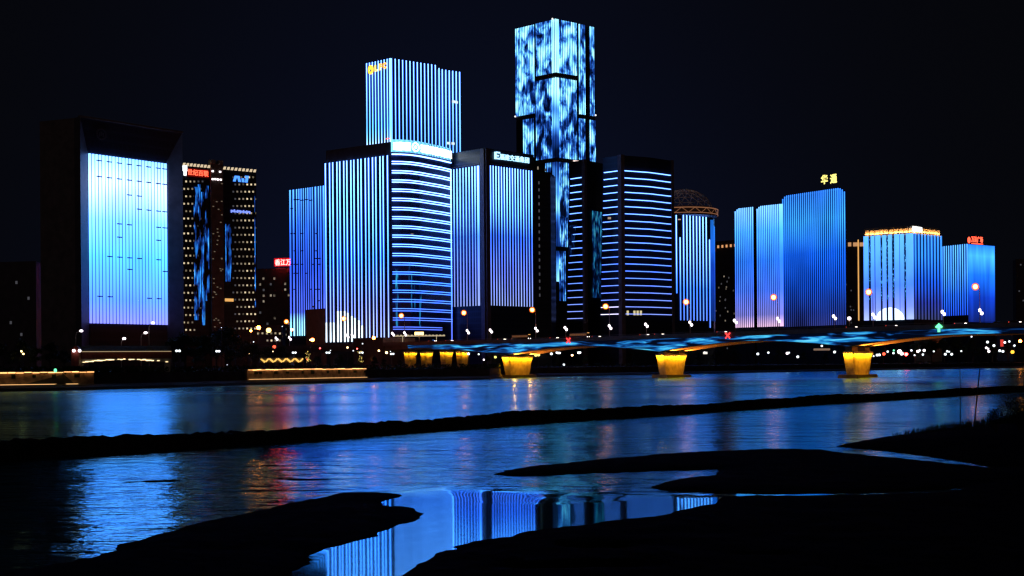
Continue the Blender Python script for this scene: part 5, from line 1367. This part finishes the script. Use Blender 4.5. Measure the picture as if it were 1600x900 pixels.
MB().box((p.x, p.y, p.z), (3, .3, 1.6)).obj('board_face', 'dim_light', o); MB().tube([(p.x, p.y, GL - .2), (p.x, p.y, p.z - .7)], .15).obj('post', 'metal', o)
for px, y0, lab in ((873, 551.5, 'left'), (905, 551, 'right')):
    p = P(px, y0, 860); o = empty('light_box', (p.x, p.y, GL), 'small white rectangular light box under the bridge, ' + lab + ' of the pair', 'light box'); MB().box((p.x, p.y, p.z), (2.3, .4, 1.1)).obj('face', 'white_sign', o); MB().tube([(p.x, p.y, GL - .2), (p.x, p.y, p.z - .4)], .12).obj('post', 'metal', o)

# ------------------------------------------------------------------ trees
def tree_meshes(seed, h, spread):
    rt = random.Random(seed); tb = MB()
    tb.tube([(0, 0, -.3), (.1, 0, h * .2), (-.1, .1, h * .45), (.05, 0, h * .75)], [h * .028, h * .022, h * .016, h * .006], 7)
    tips = []
    for k in range(9):
        a = k * 2.4 + rt.uniform(-.3, .3); z0 = h * rt.uniform(.25, .6); rl = spread * rt.uniform(.55, 1.0) * (1 - .35 * (z0 / h))
        tip = Vector((math.cos(a) * rl, math.sin(a) * rl, z0 + h * rt.uniform(.12, .3)))
        tb.tube([(0, 0, z0), tip * .5 + Vector((0, 0, z0 * .5 + .2)), tip], [h * .012, h * .008, h * .003], 5); tips.append(tip)
    tips += [Vector((rt.uniform(-.3, .3) * spread, rt.uniform(-.3, .3) * spread, h * rt.uniform(.72, .92))) for _ in range(6)]
    cb = MB()
    for tip in tips:
        cr = spread * rt.uniform(.32, .5)
        for _ in range(130):
            d = Vector((rt.gauss(0, 1), rt.gauss(0, 1), rt.gauss(0, .75))).normalized() * cr * rt.random() ** .4
            c = tip + d; a = Vector((rt.uniform(-1, 1), rt.uniform(-1, 1), rt.uniform(-.6, .6))).normalized(); b_ = a.cross(Vector((rt.uniform(-1, 1), rt.uniform(-1, 1), rt.uniform(-1, 1)))).normalized()
            s_ = h * rt.uniform(.018, .034)
            cb.add([c - a * s_, c - b_ * s_ * .5, c + a * s_, c + b_ * s_ * .5], [(0, 1, 2, 3)])
    return tb.mesh('trunk', 'bark'), cb.mesh('crown', 'leaf')
TM = [tree_meshes(s, 10, sp) for s, sp in ((1, 3.2), (2, 3.9), (3, 2.7))]
def tree(px, top_y, Y, label, grp):
    p = P(px, top_y, Y); h = max(3.0, p.z - GL); tm = TM[ri.randrange(3)]; s_ = h / 10.3
    o = empty('tree', (p.x, p.y, GL - .1), label, 'tree', grp); o.rotation_euler = (0, 0, ri.uniform(0, 6.28))
    a = bpy.data.objects.new('trunk', tm[0]); b_ = bpy.data.objects.new('crown', tm[1])
    for q in (a, b_): COL.objects.link(q); q.parent = o; q.scale = (s_, s_, s_)
gl = 'dark riverside trees left of the footbridge'
for px, ty in ((-30, 528), (5, 536), (30, 531), (55, 540), (78, 533), (100, 545)): tree(px, ty, 445 + ri.uniform(0, 50), 'almost black tree at the far left above the lit wall', gl)
gl = 'dark riverside trees before the dotted tower'
for px, ty in ((272, 527), (290, 518), (305, 524), (322, 521), (338, 512), (352, 509), (368, 523), (385, 531), (398, 536), (280, 545), (310, 548), (360, 546)): tree(px, ty, 525 + ri.uniform(-10, 60), 'dark leafy tree on the bank before the dotted twin-wing tower', gl)
gl = 'low dark trees below the bridge ramp'
for px, ty in ((420, 541), (440, 540), (478, 552), (496, 556), (530, 553), (548, 557), (585, 556), (600, 560), (625, 562)): tree(px, ty, shore_Y(px) + 45 + ri.uniform(0, 30), 'low dark tree on the bank below the bridge ramp', gl)
gl = 'dark trees under the bridge'
for px, ty in ((760, 556), (870, 557), (915, 555), (950, 552), (985, 549), (1010, 553), (1090, 549), (1120, 546), (1150, 544), (1180, 548), (1215, 546), (1255, 549), (1290, 551)): tree(px, ty, shore_Y(px) + 85 + ri.uniform(0, 40), 'dark tree on the far bank seen under the bridge between the gold piers', gl)
gl = 'dark trees right of the right gold pier'
for px, ty in ((1380, 541), (1405, 536), (1430, 534), (1455, 531), (1475, 529), (1498, 528), (1520, 530), (1550, 532), (1575, 534), (1600, 530), (1625, 528)): tree(px, ty, shore_Y(px) + 90 + ri.uniform(0, 50), 'dark tree on the far bank right of the right gold pier', gl)
# one palm-like tree lit yellow by its own string of bulbs
for px, lab in ((481.5, 'post wound with yellow bulbs right of the zigzag-lit pavilion'), (563.5, 'post wound with yellow bulbs below a pair of white globes')):
    Y = shore_Y(px) + 30; p = P(px, 557, Y); o = empty('light_post', (p.x, p.y, GL), lab, 'light post')
    MB().tube([(p.x, p.y, GL - .2), (p.x, p.y, p.z + 2.2)], .16).obj('post', 'metal', o)
    mb = MB(); rr_ = random.Random(int(px))
    for k in range(30): mb.ball((p.x + rr_.uniform(-1.2, 1.2) * (.4 + .6 * (k % 2)), p.y + rr_.uniform(-.5, .5), p.z + rr_.uniform(-2.5, 2.3)), .14, 5, 4)
    mb.obj('bulb_string', emit('yellow bulbs', (1, .72, .16), 1.6), o)

# undergrowth along the bank
mb = MB(); ru = random.Random(21)
for k in range(9000):
    t = ru.random() * (n_seg := len(spt) - 3) ; i = int(t) + 1; p = spt[i].lerp(spt[min(i + 1, len(spt) - 1)], t - int(t)); s_ = 1 + ru.uniform(18, 27) / p.y
    px_ = 800 + p.x / p.y * F
    if 1362 > px_ > 760 and ru.random() < .3: continue
    c = Vector((p.x * s_, p.y * s_, 5.3 + ru.random() ** 1.6 * 2.2)); a = Vector((ru.uniform(-1, 1), ru.uniform(-1, 1), ru.uniform(-.3, 1))).normalized(); b_ = a.cross(Vector((ru.uniform(-1, 1), ru.uniform(-1, 1), .3))).normalized(); q = ru.uniform(.35, .8)
    mb.add([c - a * q, c - b_ * q * .6, c + a * q, c + b_ * q * .6], [(0, 1, 2, 3)])
o = mb.obj('shrubbery', 'leaf'); tag(o, 'low dark shrubbery along the top of the far bank', 'shrubbery', kind='stuff')

# ------------------------------------------------------------------ reeds, bush and stakes on the near right bank
mb = MB(); rg = random.Random(31)
for k in range(1500):
    px_ = 1395 + 215 * rg.random() ** .75; pe = ground(px_, float(np.interp(px_, [1380, 1470, 1560, 1640], [684, 672, 665, 649])) + rg.uniform(0, 9))
    z0 = .3 + max(0, (pe.x - 40) / 60); h = rg.uniform(.3, .95) * (.5 + .8 * (px_ - 1395) / 215); lean = rg.uniform(-.35, .35)
    w_ = rg.uniform(.015, .035); p = Vector((pe.x, pe.y, z0 - .2))
    mb.add([p + Vector((-w_, 0, 0)), p + Vector((w_, 0, 0)), p + Vector((lean * h * .4 + w_ * .8, 0, h * .6)), p + Vector((lean * h, 0, h + .1)), p + Vector((lean * h * .4 - w_ * .8, 0, h * .6))], [(0, 1, 2, 3, 4)])
tag(mb.obj('grass', 'leaf'), 'dark reeds fringing the near right mudbank', 'grass', kind='stuff')
for px, py, lab, seed in ((1556, 640, 'dark ragged bush on the near right bank beside the stakes', 41), (1592, 622, 'taller dark bush at the right edge of the near bank', 42)):
    Y = 108 if px < 1570 else 112; top = P(px, py, Y); base_z = 1.2; o = empty('bush', (top.x, top.y, base_z), lab, 'bush'); rb = random.Random(seed); mb, sb_ = MB(), MB(); H_ = top.z - base_z
    for k in range(14):
        a = rb.uniform(0, 6.28); q = Vector((top.x + math.cos(a) * H_ * .4 * rb.random(), top.y + math.sin(a) * H_ * .35, base_z + H_ * rb.uniform(.35, .95))); sb_.tube([(top.x, top.y, base_z - .3), q], [.04, .012], 4)
        for j in range(80):
            c = q + Vector((rb.gauss(0, .28), rb.gauss(0, .28), rb.gauss(0, .22))) * H_ * .45; d = Vector((rb.uniform(-1, 1), rb.uniform(-1, 1), rb.uniform(-1, 1))).normalized(); e2 = d.cross(Vector((0, .3, 1))).normalized(); s_ = rb.uniform(.05, .12)
            mb.add([c - d * s_, c - e2 * s_ * .45, c + d * s_, c + e2 * s_ * .45], [(0, 1, 2, 3)])
    mb.obj('foliage', 'leaf', o); sb_.obj('stem', 'bark', o)
p0, p1 = P(1500.5, 668, 128), P(1500, 574, 128); tag(MB().tube([p0, p1], [.05, .035], 6).obj('stake', 'bark'), 'thin upright stake on the near right bank, the left one', 'stake')
p0, p1 = P(1522, 668, 127), P(1531, 576, 127); tag(MB().tube([p0, p1], [.075, .05], 6).obj('stake', 'bark'), 'thicker leaning stake on the near right bank, the right one', 'stake')

for o in list(bpy.data.objects):
    if o.parent is None and 'label' in o and not 4 <= len(o['label'].split()) <= 16: print('LABEL', len(o['label'].split()), o['label'])
